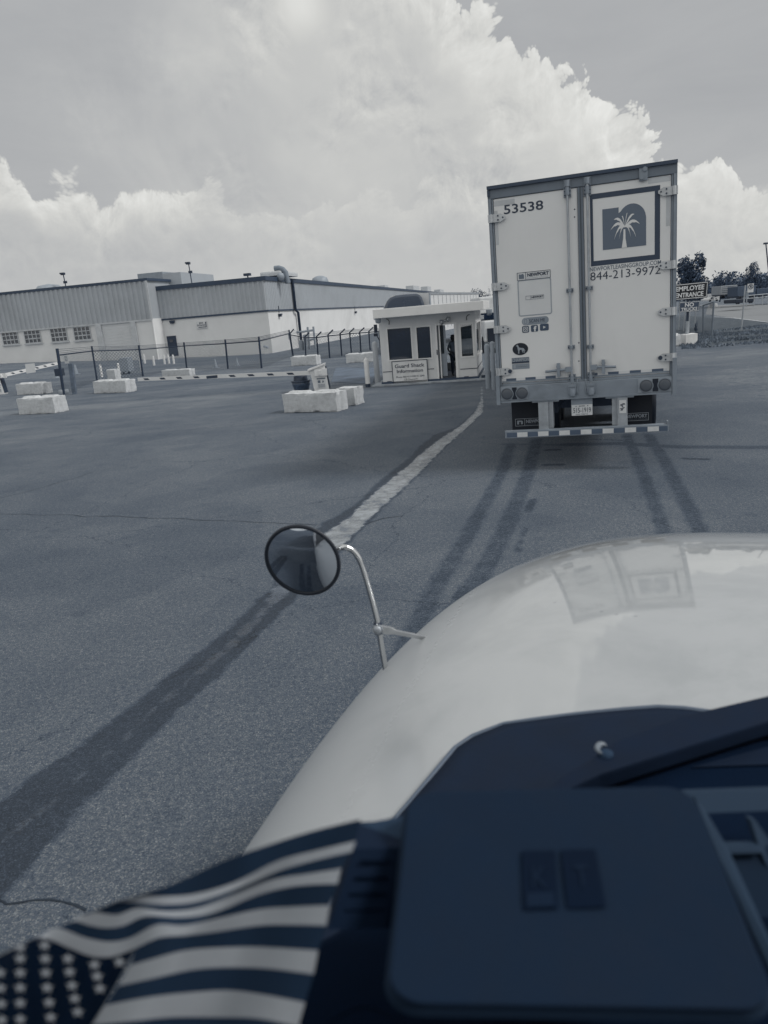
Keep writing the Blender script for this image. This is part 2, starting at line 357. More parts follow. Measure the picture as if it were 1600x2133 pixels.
# old repairs, oil drips and a net of fine cracks
wv2 = nt.nodes.new('ShaderNodeVectorMath'); wv2.operation = 'ADD'; nt.links.new(o, wv2.inputs[0]); nt.links.new(N.xyz(N.m('MULTIPLY', mid, 1.3), N.m('MULTIPLY', edge, .5)), wv2.inputs[1])
ck = N.voro(wv2.outputs[0], .28, 'DISTANCE_TO_EDGE', dim='2D'); ck = N.m('MULTIPLY', N.ss(ck, .0032, .0008), N.ss(big, .42, .55, .15, .6)); v = N.m('MULTIPLY', v, N.m('SUBTRACT', 1.0, ck))
ptn = N.noise(o, .33, 3, .5, .5); v = N.m('MULTIPLY', v, N.ss(ptn, .50, .54, 1.0, .90))
oil = N.voro(o, .55, 'F1', dim='2D'); oil = N.m('MULTIPLY', N.ss(N.m('ADD', oil, N.m('MULTIPLY', N.m('SUBTRACT', edge, .5), .12)), .06, .02), .14); v = N.m('MULTIPLY', v, N.m('SUBTRACT', 1.0, oil))
v = N.m('MULTIPLY', v, N.m('ADD', 1.0, N.m('MULTIPLY', farf, N.lin(strk, .3, .7, -.22, .42))))
ew = N.m('MULTIPLY', N.m('SUBTRACT', edge, .5), .22)
wetm = N.ss(N.m('ADD', attr('wet'), ew), -.02, .05)
ewf = N.m('MULTIPLY', N.m('SUBTRACT', N.noise(o, 5, 8, .8), .5), .30)
watm = N.ss(N.m('ADD', attr('water'), ewf), -.01, .045)
trm = N.m('MULTIPLY', N.ss(N.m('ADD', attr('track'), N.m('MULTIPLY', N.m('SUBTRACT', edge, .5), .12)), -.05, .04), .50)
trm = N.m('MULTIPLY', N.m('MULTIPLY', trm, N.lin(N.noise(o, 30, 4, .7), .3, .7, .6, 1.35)), N.lin(N.noise(o, 4, 6, .8), .35, .62, .45, 1.15))
spm = N.m('MULTIPLY', N.ss(N.m('ADD', attr('splash'), N.m('MULTIPLY', ew, .9)), -.01, .06), .55)
bdm = N.m('MULTIPLY', N.ss(N.m('ADD', attr('band'), N.m('MULTIPLY', ew, .5)), -.03, .07), .42)
sheenm = N.m('MULTIPLY', watm, N.ss(N.m('ADD', sy.outputs[1], N.m('MULTIPLY', N.m('SUBTRACT', edge, .5), 1.6)), G(540, 1310).y, G(690, 1110).y))  # sky reflection on the far water, painted in as a pale base colour
sheenm = N.m('MULTIPLY', sheenm, N.ss(N.noise(o, 1.7, 7, .75), .36, .56, .35, 1.0))
dark = N.m('MINIMUM', N.m('MAXIMUM', N.m('MAXIMUM', N.m('MULTIPLY', wetm, .60), N.m('MULTIPLY', watm, .66)), N.m('MAXIMUM', trm, N.m('MAXIMUM', spm, bdm))), .8)
v = N.m('MULTIPLY', v, N.m('SUBTRACT', 1.0, dark))
v = N.m('ADD', N.m('MULTIPLY', v, N.m('SUBTRACT', 1.0, sheenm)), N.m('MULTIPLY', sheenm, N.lin(N.noise(o, 5, 7, .8), .32, .66, .13, .40)))
tintc = N.mix(N.ss(v, .02, .22), (.64, .95, 1.46), (.91, 1.0, 1.10))
sc3 = nt.nodes.new('ShaderNodeVectorMath'); sc3.operation = 'SCALE'; nt.links.new(tintc, sc3.inputs[0]); nt.links.new(v, sc3.inputs[3])
gr = N.m('MULTIPLY', N.ss(N.m('ADD', attr('verge'), N.m('MULTIPLY', N.m('SUBTRACT', N.noise(o, .8, 6, .7), .5), 5.0)), -.3, .8), 1.0)
grc = N.mix(N.ss(N.noise(o, 1.6, 7, .75), .35, .7), (.040, .054, .072), (.105, .128, .155))
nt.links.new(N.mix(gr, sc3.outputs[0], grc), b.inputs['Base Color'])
rg = N.m('SUBTRACT', .9, N.m('MULTIPLY', wetm, .22)); rg = fm = N.m('SUBTRACT', rg, N.m('MULTIPLY', watm, .42)); nt.links.new(N.m('MAXIMUM', rg, .13), b.inputs['Roughness'])
N.put(b.inputs['Specular IOR Level'], N.m('ADD', .35, N.m('MULTIPLY', watm, .25)))
bn = nt.nodes.new('ShaderNodeBump'); bn.inputs['Distance'].default_value = .012
nt.links.new(N.m('SUBTRACT', .75, N.m('MULTIPLY', watm, .45)), bn.inputs['Strength'])
nt.links.new(addv(N.m('MULTIPLY', spk, .9), N.m('MULTIPLY', fine, .8), N.m('MULTIPLY', grit, .6)), bn.inputs['Height']); nt.links.new(bn.outputs[0], b.inputs['Normal'])
me.materials.append(gm); ground = bpy.data.objects.new('ground', me); col.objects.link(ground); tag(ground, kind='structure')
def ribbon(name, px, w, mt, z=.005, jag=.02, kind='structure'):
    pts = []
    src = [G(*p) for p in px]
    for a, c in zip(src[:-1], src[1:]):
        n = max(2, int((c-a).length/.12))
        n = min(n, 160)
        for k in range(n): pts.append(a.lerp(c, k/n))
    pts.append(src[-1]); rows = []
    for i, p in enumerate(pts):
        d = (pts[min(i+1, len(pts)-1)]-pts[max(i-1, 0)]).normalized(); s = Vector((-d.y, d.x, 0)); q = p + s*jag*2*(noise.noise(p*2.2)+.6*noise.noise(p*9)); ww = w*(.5+random.random()*.8)
        z_ = z+gz(p.x, p.y); rows.append([Vector((q.x, q.y, z_))-s*ww, Vector((q.x, q.y, z_))+s*ww])
    return tag(MB().grid(rows, False).build(name, mt, fixn=False), kind=kind)
M_crack = mat('crack_fill', (.017, .028, .045), .9)
for px in ([(0, 1070), (120, 1073), (300, 1079), (470, 1086), (620, 1092), (665, 1093)], [(760, 1092), (800, 1080), (840, 1076)],
           [(0, 1868), (20, 1880), (60, 1885), (120, 1897), (170, 1908)], [(0, 1038), (90, 1015), (190, 985), (330, 955)]):
    ribbon('pavement_crack', px, .006, M_crack, jag=.03)
ribbon('pavement_crack', [(330, 902), (520, 885), (700, 872)], .008, M_crack, jag=.03)
M_road = mat('pale_road_surface', (.20, .212, .228), .9, mott=.12, scale=.4, bump=.3)
road = MB(); road.prism([Vector((*G(x, y)[:2], .012)) for x, y in ((1470, 655), (1560, 666), (1660, 676), (1700, 640), (1560, 634), (1475, 636))], (0, 0, -.01))
tag(road.build('road', M_road), kind='structure')
M_line = mat('road_edge_line', .42, .8)
ribbon('road_edge_line', [(1485, 660), (1530, 663), (1600, 671.5), (1660, 678)], .12, M_line, z=.02, jag=0)
M_slab = mat('worn_concrete_slab', .22, .9, mott=.2, scale=1.5, dirt=.3)
ribbon('road_edge_line', [(1585, 690), (1600, 690), (1620, 690)], .12, M_line, z=.02, jag=0)
apron = MB(); apron.prism([Vector((*G(x, y)[:2], .012)) for x, y in ((690, 796), (775, 800), (790, 766), (700, 765))], (0, 0, -.01))
tag(apron.build('concrete_apron', mat('pale_worn_paving', .135, .9, mott=.3, scale=1.2, dirt=.35)), kind='structure')
# ------------------------------------------------------------------ warehouse
WA = .215
wfr = Vector((math.cos(WA), -math.sin(WA), 0)); wback = Vector((math.sin(WA), math.cos(WA), 0))   # along the front wall to the right; along the side wall, away
C0 = G(568, 735.5); C0.z = 0
def wf(px, py, off=0.0):
    """point of the front wall seen at a pixel -> local (x, z)"""
    p = onplane(px, py, C0-wback*off, wback); return (p-C0).dot(wfr), p.z
def wside(px, py):
    p = onplane(px, py, C0, wfr); return (p-C0).dot(wback), p.z
wh = thing('warehouse', 'long low warehouse with ribbed metal cladding above a pale painted wall', 'warehouse', C0, -WA)
M_clad = mat('grey_ribbed_cladding', .42, .55, .1, mott=.07, scale=.6, dirt=.12)
M_clad2 = mat('light_ribbed_cladding', .40, .5, .1, mott=.06, scale=.6, dirt=.1)
M_wall = mat('painted_block_wall', .70, .85, mott=.05, scale=.5, dirt=.12, bump=.2, bscale=6)
M_trim = mat('dark_roof_trim', .055, .6)
M_roofm = mat('roof_membrane', .25, .9)
ztop = wf(555, 580)[1]; zclad = wf(562, 645)[1]; ztop2 = wf(310, 597)[1]
xj = wf(318, 700)[0]                       # where the forward block begins
PROJ = 1.6
jx = lambda px, py: wf(px, py, PROJ)
xj1 = jx(318, 665)[0]; zt1 = jx(300, 585)[1]; zc1 = jx(250, 670)[1]
LEN = 150.0
def clad(x0, x1, z0, z1, y, axis='x', pitch=.42, d=.07):
    mb = MB(); pts = []
    n = int(abs(x1-x0)/pitch); s = (x1-x0)/n
    for i in range(n):
        a = x0+i*s
        pts += [(a, 0), (a+s*.35, 0), (a+s*.5, d), (a+s*.85, d)]
    pts.append((x1, 0))
    if axis == 'x': rows = [[Vector((a, y-q, z)) for a, q in pts] for z in (z0, z1)]
    else: rows = [[Vector((y+q, a, z)) for a, q in pts] for z in (z0, z1)]
    return mb.grid(rows, False)
mb = MB(); mb.box(xj, 0, 0, LEN, -1, zclad+.02)
wall = mb.build('wall', M_wall, wh); tag(wall, 'pale painted block wall of the right hand section')
mb = MB(); mb.box(xj-.2, -.06, .06, LEN-.06, zclad+.02, ztop-.1); mb.build('upper_wall', M_clad, wh)
cl = clad(xj, 0, zclad, ztop, -.01).build('cladding', M_clad, wh, fixn=False)
cl = clad(0, LEN, zclad, ztop, .01, 'y').build('cladding', M_clad2, wh, fixn=False); tag(cl, 'sunlit ribbed cladding on the long side')
mb = MB(); mb.box(xj-1, .12, -.12, LEN+.1, ztop, ztop+.16).build('roof', M_roofm, wh)
mb = MB(); mb.box(xj, .16, -.17, -.12, ztop-.14, ztop+.2); mb.box(.12, .18, -.12, LEN, ztop-.14, ztop+.2); mb.box(xj, .1, -.1, -.08, zclad-.14, zclad); mb.box(.09, .11, -.1, LEN, zclad-.12, zclad); mb.build('roof_trim', M_trim, wh)
# forward block, nearer than the rest of the front
XL = -75
mb = MB(); mb.box(XL, xj1, -PROJ, 60, -1, zc1+.02); mb.build('wall', M_wall, wh)
mb = MB(); mb.box(XL, xj1-.05, -PROJ+.05, 60, zc1+.02, zt1); mb.build('upper_wall', M_clad, wh)
clad(XL, xj1, zc1, zt1, -PROJ-.01, pitch=.46, d=.09).build('cladding', M_clad, wh, fixn=False)
mb = MB(); mb.box(XL, xj1+.12, -PROJ-.14, 60, zt1, zt1+.2).build('roof', M_trim, wh)
mb = MB(); mb.box(XL, xj1+.05, -PROJ-.13, -PROJ-.1, zc1-.12, zc1+.0); mb.box(xj1-.1, xj1+.08, -PROJ-.14, -PROJ-.1, zc1, zt1); mb.build('roof_trim', mat('pale_trim', .5, .5), wh)
# windows of the forward block
for q in ((4, 691, 36, 689, 40, 716, 8, 718), (50, 688.5, 83, 687, 87, 713, 54, 715), (105, 684.5, 138, 683, 142, 710, 109, 712), (153, 681.5, 187, 680, 191, 706.5, 157, 708.5)):
    a = jx(q[0], q[1]); bb = jx(q[2], q[3]); c = jx(q[4], q[5]); d = jx(q[6], q[7])
    x0 = (a[0]+d[0])/2; x1 = (bb[0]+c[0])/2; z1 = (a[1]+bb[1])/2; z0 = (c[1]+d[1])/2
    Y = -PROJ
    w = MB().box(x0, x1, Y-.03, Y-.012, z0, z1).build('window', M_glassd, wh)
    fr = MB()
    for k in range(5):
        x = x0+(x1-x0)*k/4; fr.box(x-.035, x+.035, Y-.07, Y-.032, z0, z1)
    for k in range(4):
        z = z0+(z1-z0)*k/3; fr.box(x0, x1, Y-.068, Y-.034, z-.03, z+.03)
    zz = z0+(z1-z0)/3; fr.box(x0+(x1-x0)*.25, x0+(x1-x0)*.75, Y-.09, Y-.071, zz-.05, zz+.05)
    fr.build('frame', mat('window_bar_paint', .46, .6), w)
    MB().box(x0-.12, x1+.12, Y-.16, Y-.03, z0-.13, z0-.035).build('sill', mat('pale_trim', .5, .5), w)
# roller door
a = jx(211, 674); c = jx(285, 752); x0, x1 = jx(215, 700)[0], jx(277, 698)[0]; z1 = jx(245, 671.5)[1]
mb = MB(); pts = []; n = 14
for k in range(n):
    z = 0+(z1)*k/n; pts += [(z, 0), (z+z1/n*.86, .015), (z+z1/n*.9, .06), (z+z1/n*.97, .06)]
pts.append((z1, 0))
mb.grid([[Vector((x, -PROJ-.02+q, z)) for z, q in pts] for x in (x0, x1)], False)
rd = mb.build('roller_door', mat('roller_door_paint', .56, .6, mott=.08, dirt=.25, scale=.8), wh, fixn=False)
MB().box(x0-.5, x0, -PROJ-.18, -PROJ-.012, 0, z1).build('door_jamb', mat('pale_trim', .5, .5), rd); MB().box(x1, x1+.45, -PROJ-.18, -PROJ-.012, 0, z1).build('door_jamb', mat('pale_trim', .5, .5), rd)
# downpipe at the step, entrance door, wall lamps, sign, duct
mb = MB(); x = jx(322, 700)[0]; mb.tube([(x+.1, -PROJ-.1, zc1-.1), (x+.1, -PROJ-.1, .3), (x+.2, -PROJ-.3, .05)], .09); mb.build('downpipe', M_white, wh)
a = wf(342, 701); c = wf(362, 700); d = wf(366, 740)
dr = MB().box(a[0]+.25, c[0]+.2, -.06, -.01, d[1]-.05, a[1]).build('door', mat('dark_door', .035, .5), wh)
MB().box(a[0]+.5, c[0]-.1, -.09, -.062, d[1]+(a[1]-d[1])*.68, a[1]-.3).build('window', M_glassd, dr)
def wlamp(P, nrm):
    mb = MB(); mb.box(-.2, .2, -.24, 0, -.02, .14); mb.box(-.16, .16, -.2, -.02, -.12, -.02); mb.tube([(0, -.04, .22), (0, -.04, .8)], .03)
    o = mb.build('wall_lamp', M_dark, wh); o.location = P; o.rotation_euler = (0, 0, 0 if nrm == 'f' else R(90)); return o
x, z = wf(360, 671); wlamp((x, 0, z), 'f')
for px, py in ((581, 657), (739, 651), (860, 650)):
    y, z = wside(px, py); wlamp((.02, y, z), 's')
a = wf(409, 670); c = wf(433, 683)
sg = MB().box(a[0], c[0], -.09, -.02, c[1], a[1]).build('entrance_sign', M_sticker, wh)
hh = a[1]-c[1]; ww = c[0]-a[0]
text_mesh('MAIN', a[0]+ww*.3, a[0]+ww*.66, a[1]-hh*.36, a[1]-hh*.12, -.095, bold=.02).build('lettering', M_ink, sg, fixn=False)
text_mesh('ENTRANCE', a[0]+ww*.07, a[0]+ww*.84, a[1]-hh*.68, a[1]-hh*.43, -.095, bold=.02).build('lettering', M_ink, sg, fixn=False)
mb = MB(); mb.box(a[0]+ww*.2, a[0]+ww*.93, -.1, -.092, c[1]+hh*.12, c[1]+hh*.22); mb.box(a[0]+ww*.88, a[0]+ww*.95, -.1, -.092, c[1]+hh*.12, c[1]+hh*.75)
mb.prism([(a[0]+ww*.83, -.1, c[1]+hh*.68), (a[0]+ww*1.0, -.1, c[1]+hh*.68), (a[0]+ww*.915, -.1, c[1]+hh*.9)], (0, .008, 0)); mb.build('arrow', M_ink, sg)
# dark pipe running down the side wall
y1, zt = wside(602, 581); y2, zb = wside(608, 702)
mb = MB(); mb.tube([(.25, y1+.2, ztop+.1), (.25, y1+.2, zclad-.1), (.25, y1+.9, zclad-.35), (.25, y1+.9, .4), (.25, y1+2.2, .3)], .13); mb.build('drain_pipe', M_dark, wh)
# windows far down the side wall
for (px, py, qx, qy) in ((777, 646, 786, 665), (600, 694, 606, 706)):
    ya, za = wside(px, py); yb, zb = wside(qx, qy); MB().box(.012, .06, ya, yb, zb, za).build('louvre', M_grey, wh)
# roof gear
def roofbox(name, px0, px1, pyt, pyb, back, depth, m, bev=.0):
    p0 = onplane(px0, pyb, C0+wback*back, wback); p1 = onplane(px1, pyb, C0+wback*back, wback); pt = onplane((px0+px1)/2, pyt, C0+wback*back, wback)
    xa, xb = (p0-C0).dot(wfr), (p1-C0).dot(wfr)
    o = MB().box(xa, xb, back, back+depth, ztop-.2, pt.z).build(name, m, wh, bevel=bev); return o
roofbox('air_handling_unit', 289, 341, 568, 590, 4, 5, M_grey)
roofbox('air_handling_unit', 341.5, 379, 568, 590, 2.5, 7, M_clad2)
o = roofbox('air_handling_unit', 541, 585, 565, 572, 3, 5, mat('pale_roof_unit', .5, .5), .15); o.data.vertices  # low cover
for v in o.data.vertices:
    if v.co.z < ztop: v.co.z = ztop+.35
for (px, w, h) in ((833, 9, 9), (882, 20, 8), (920, 14, 7), (948, 16, 7), (970, 8, 5)):
    pass
# curved exhaust duct
p = onplane(597, 578, C0+wback*3.5, wback); bx = (p-C0).dot(wfr); sc = 42.0/F*1.0
pd = (p-CAM).dot(Vf)/F
def du(px, py):
    q = onplane(px, py, C0+wback*3.5, wback); return Vector(((q-C0).dot(wfr), 3.5, q.z))
mb = MB(); mb.tube([du(600, 590), du(597, 578), du(594.5, 567), du(589, 561), du(581, 558.5), du(572, 559.5)], .23, 12); mb.build('exhaust_duct', mat('duct_metal', .20, .7), wh)
mb = MB(); q0 = du(587, 574); mb.lathe([(.05, -.3), (.3, -.3), (.33, .1), (.25, .3), (.0, .36)], (q0.x, 3.2, ztop+.2), 16); mb.build('vent_cap', M_grey, wh)
def side_roof(px, py, w, h):
    y, z = wside(px, py); mb = MB(); mb.box(-2.5, -1.0, y, y+w, ztop, ztop+h); return mb.build('roof_unit', mat('pale_roof_unit', .5, .5), wh)
for px, w, h in ((815, 3, .7), (872, 8, 1.2), (900, 6, 1.4), (925, 8, 1.1)): side_roof(px, 600, w, h)
y, z = wside(689, 588); mb = MB(); mb.lathe([(.95, 0), (.95, .35), (.8, .75), (.4, .95), (0, 1.0)], (-1.2, y, ztop), 16); mb.build('roof_fan', M_grey, wh)
x = jx(48, 600)[0]; mb = MB(); mb.lathe([(1.3, 0), (1.25, .3), (.9, .65), (0, .8)], (x, 2.0, zt1), 16); mb.build('roof_fan', M_grey, wh)
def mast(px, pyt, back):
    q = onplane(px, pyt, C0+wback*back, wback); x = (q-C0).dot(wfr)
    mb = MB(); mb.tube([(x+.15, back, ztop-.1), (x+.08, back, q.z)], .045); mb.box(x-.18, x+.2, back-.15, back+.15, q.z, q.z+.12); mb.box(x-.12, x+.2, back-.12, back+.12, q.z-.08, q.z); mb.box(x-.02, x+.3, back-.06, back+.06, q.z-.8, q.z-.6)
    mb.build('roof_flood_lamp', M_dark, wh)
mast(130, 571, 1.5); mast(391, 549, 1.5)
q = onplane(516, 574, C0+wback*1, wback); x = (q-C0).dot(wfr); mb = MB(); mb.tube([(x, 1, ztop-.1), (x, 1, q.z)], .06); mb.box(x-.3, x+.25, .8, 1.2, q.z-.02, q.z+.18); mb.build('roof_vent_pipe', M_dark, wh)
# gear along the wall foot
def ground_thing(name, label, cat, px, py, group=None, rz=0.0):
    p = G(px, py); p.z = gz(p.x, p.y); return thing(name, label, cat, p, rz, group)
def ppm(p): return F/((Vector(p)-CAM).dot(Vf))       # pixels per metre at a point
# arched doors / dark pipes by the wall
for (px, py, w, h, lb) in ((48, 756, 13, 11, 'round topped dark drum sitting at the wall foot under the windows, nearer the roller door'), (14, 769, 26, 10, 'low dark heap lying on the lot at the left picture edge')):
    t = ground_thing('covered_drum' if w < 20 else 'dark_heap', lb, 'drum' if w < 20 else 'heap', px, py); k = ppm(t.location)
    mb = MB(); r_ = w/k/2; mb.lathe([(r_, 0), (r_*.98, h/k*.4), (r_*.85, h/k*.72), (r_*.5, h/k*.95), (0, h/k)], (0, 0, 0), 14); mb.build('drum_body', M_dark, t)
    if w < 20: MB().box(-w/k*.6, w/k*.6, -.5, .3, 0, h/k*.45).build('crate_base', M_grey, t)
# plant beside the roller door
t = ground_thing('hose_reel', 'dark round hose reel on a stand beside the roller door', 'hose reel', 201, 757); k = ppm(t.location)
mb = MB(); mb.lathe([(.15, -.2), (8/k, -.2), (8/k, .2), (.15, .2)], (0, 0, 15/k), 16, 'x'); mb.build('drum', M_dark, t)
MB().box(-5/k, 6/k, -.4, .4, 0, 8/k).build('stand', M_dark, t)
t = ground_thing('engine_crate', 'black machine with a rounded top outside the dark entrance door', 'machine', 377, 746); k = ppm(t.location)
mb = MB(); mb.box(-6/k, 6/k, -.5, .5, 0, 13/k); mb.lathe([(5/k, 13/k), (5/k, 18/k), (3/k, 22/k), (0, 24/k)], (0, 0, 0), 12); mb.build('housing', M_black, t, )
MB().box(6.3/k, 15/k, -.4, .4, 0, 12/k).build('side_box', M_dark, t)
for (px, py, lb) in ((476, 741, 'coiled dark hose hanging on a wall hydrant left of the corner'), (556, 738, 'pair of white hydrant pipes standing at the warehouse corner')):
    t = ground_thing('hydrant', lb, 'hydrant', px, py); k = ppm(t.location); mb = MB()
    if px < 500:
        mb.tube([(0, 0, 0), (0, 0, 12/k)], 1.2/k); mb.build('standpipe', M_white, t)
        mb = MB(); mb.tube([(math.cos(a)*5/k-2/k, -.1, 17/k+math.sin(a)*7/k) for a in np.linspace(-1.6, 4.9, 22)], .8/k, 6); mb.build('hose', M_dark, t)
    else:
        for s in (-2.2, 2.2): mb.tube([(s/k, 0, 0), (s/k, 0, 14/k)], .9/k)
        mb.build('standpipe', M_white, t); mb = MB(); mb.lathe([(3/k, 14/k), (3.4/k, 17/k), (1/k, 19/k)], (-2.2/k, 0, 0), 8); mb.lathe([(3/k, 12/k), (3.2/k, 15/k), (1/k, 17/k)], (2.4/k, 0, 0), 8); mb.build('valve', M_grey, t)
t = ground_thing('utility_cluster', 'grey tank and pipework by the sunlit side wall', 'utility tanks', 629, 729); k = ppm(t.location)
MB().lathe([(5/k, 0), (5/k, 17/k), (3/k, 20/k), (0, 21/k)], (0, 0, 0), 14).build('tank', M_grey, t)
MB().box(6/k, 13/k, -.5, .5, 0, 30/k).build('cabinet', M_grey, t)
mb = MB()
for a, c in (((16/k, 0), (16/k, 45/k)), ((28/k, 0), (28/k, 45/k)), ((-8/k, 36/k), (28/k, 38/k)), ((10/k, 18/k), (28/k, 20/k))): mb.tube([(a[0], .3, a[1]), (c[0], .3, c[1])], .09)
mb.build('pipework', M_grey, t)
# ------------------------------------------------------------------ chain link fences
def link_material():
    m = bpy.data.materials.new('chain_link'); m.use_nodes = True; nt = m.node_tree; N = NB(nt); b = nt.nodes['Principled BSDF']
    b.inputs['Base Color'].default_value = (.10, .125, .16, 1); b.inputs['Roughness'].default_value = .5; b.inputs['Metallic'].default_value = .2
    t = nt.nodes.new('ShaderNodeTexCoord'); s = nt.nodes.new('ShaderNodeSeparateXYZ'); nt.links.new(t.outputs['UV'], s.inputs[0])
    def st(sg):
        a = N.m('MULTIPLY', N.m('ADD', s.outputs[0], N.m('MULTIPLY', s.outputs[1], sg)), 1/.19)
        return N.m('ABSOLUTE', N.m('SUBTRACT', N.m('FRACT', a), .5))
    d = N.m('MINIMUM', st(1.0), st(-1.0)); al = N.m('LESS_THAN', d, .075); N.put(b.inputs['Alpha'], al); return m
M_link = link_material()
def sheet_uv(o, us, vs):
    uv = o.data.uv_layers.new(name='UVMap')
    for l in o.data.loops: uv.data[l.index].uv = (us[l.vertex_index], vs[l.vertex_index])
def fence(label, posts, mt, pr=.04, barb=True, arms=False, railw=.035, group=None):
    """posts: (base px, base py, top px, top py)"""
    b0 = [G(a, b_) for a, b_, c, d in posts]
    for p in b0: p.z = gz(p.x, p.y)
    tp = [DY(c, d, p.y) for (a, b_, c, d), p in zip(posts, b0)]
    root = thing('chain_link_fence', label, 'fence', b0[0], 0, group); o0 = b0[0]
    hr = .86 if barb else 1.0
    rl = [b.lerp(t_, hr) for b, t_ in zip(b0, tp)]
    for p, q in zip(b0, tp):
        mb = MB(); mb.tube([p-o0-Vector((0, 0, .1)), p.lerp(q, .9 if arms else 1.0)-o0] + ([q-o0+Vector((.34, -.1, .12))] if arms else []), pr, 8); mb.build('post', mt, root)
    MB().tube([p-o0 for p in rl], railw, 6).build('top_rail', mt, root)
    vs = []; us = []; ws = []; u = 0
    mb = MB()
    for i, (p, q) in enumerate(zip(b0, rl)):
        if i: u += (b0[i]-b0[i-1]).length
        mb.v += [tuple(p-o0), tuple(q-o0)]; us += [u, u]; ws += [0, (q-p).length]
        if i: n = len(mb.v); mb.f.append((n-4, n-2, n-1, n-3)); mb.m.append(0); mb.sm.append(False)
    o = mb.build('wire_mesh', M_link, root, fixn=False); sheet_uv(o, us, ws)
    if barb:
        mb = MB()
        for f in (.9, .94, .98): mb.tube([p.lerp(q, f)-o0 + (Vector((.1+.25*(f-.9)/.08, -.05, .05)) if arms else Vector((0, 0, 0))) for p, q in zip(b0, tp)], .012, 4)
        mb.build('barbed_wire', mt, root)
    return root
M_post = mat('dark_fence_post', .038, .6, .2, mott=.2, scale=9)
fence('chain link fence with barbed wire in front of the warehouse front wall', [(134, 824, 118, 726), (202, 792, 191, 721), (298, 784, 289, 719), (389, 767, 383, 713), (475, 768, 469, 707), (545, 767, 539, 701), (610, 741, 602, 687)], M_post, .055)
fence('chain link fence with angled barb arms along the sunlit side wall', [(611, 741, 603, 690), (637, 741, 635, 697), (663, 746, 659, 696), (687, 746, 683, 692), (712, 741, 708, 690), (732, 735, 728, 688), (752, 733, 749, 687), (771, 729, 768, 686), (792, 725, 790, 684)], M_post, .05, arms=True)
# ------------------------------------------------------------------ street furniture of the lot
t = ground_thing('card_reader_post', 'black leaning post with a square black box and round concrete foot', 'post', 135, 817); P0 = t.location.copy(); k = ppm(P0)
tp = DY(119, 726, P0.y-.15)-P0; MB().tube([(0, -.15, 0), tp], 3.0/k, 10).build('pole', M_dark, t)
c = DY(131, 774, P0.y)-P0; MB().box(c.x-8/k, c.x+8/k, -.55, -.25, c.z-7.5/k, c.z+7.5/k).build('reader_box', M_dark, t, bevel=.02)
MB().lathe([(10/k, 0), (9.5/k, 6/k), (0, 6/k)], (0, -.1, 0), 16).build('foot', M_conc2, t)
t = ground_thing('timber_post', 'thick grey timber post leaning left beside the black reader post', 'post', 156, 821); P0 = t.location.copy(); k = ppm(P0)
tp = DY(147, 757, P0.y)-P0; mb = MB(); w_ = 4/k; mb.prism([(-w_, -w_, 0), (w_, -w_, 0), (w_, w_, 0), (-w_, w_, 0)], tp); mb.build('post_body', mat('grey_timber', .14, .8, mott=.3, scale=6), t)
t = ground_thing('notice_board', 'small white paper notice on the fence right of the black reader post', 'notice', 141, 800); P0 = t.location.copy(); k = ppm(P0)
c = DY(139, 748, P0.y)-P0; MB().box(c.x-4.3/k, c.x+4.3/k, -.06, -.03, c.z-8.6/k, c.z+8.6/k).build('panel', M_sticker, t)
MB().tube([(c.x+.1, 0, 0), (c.x, 0, c.z+8/k)], .04).build('stake', M_grey, t)
mb = MB(); [mb.box(c.x-3/k, c.x+(3-(i % 2))/k, -.07, -.062, c.z+(5.5-i*3)/k, c.z+(6.6-i*3)/k) for i in range(4)]; mb.build('print', M_ink2, t)
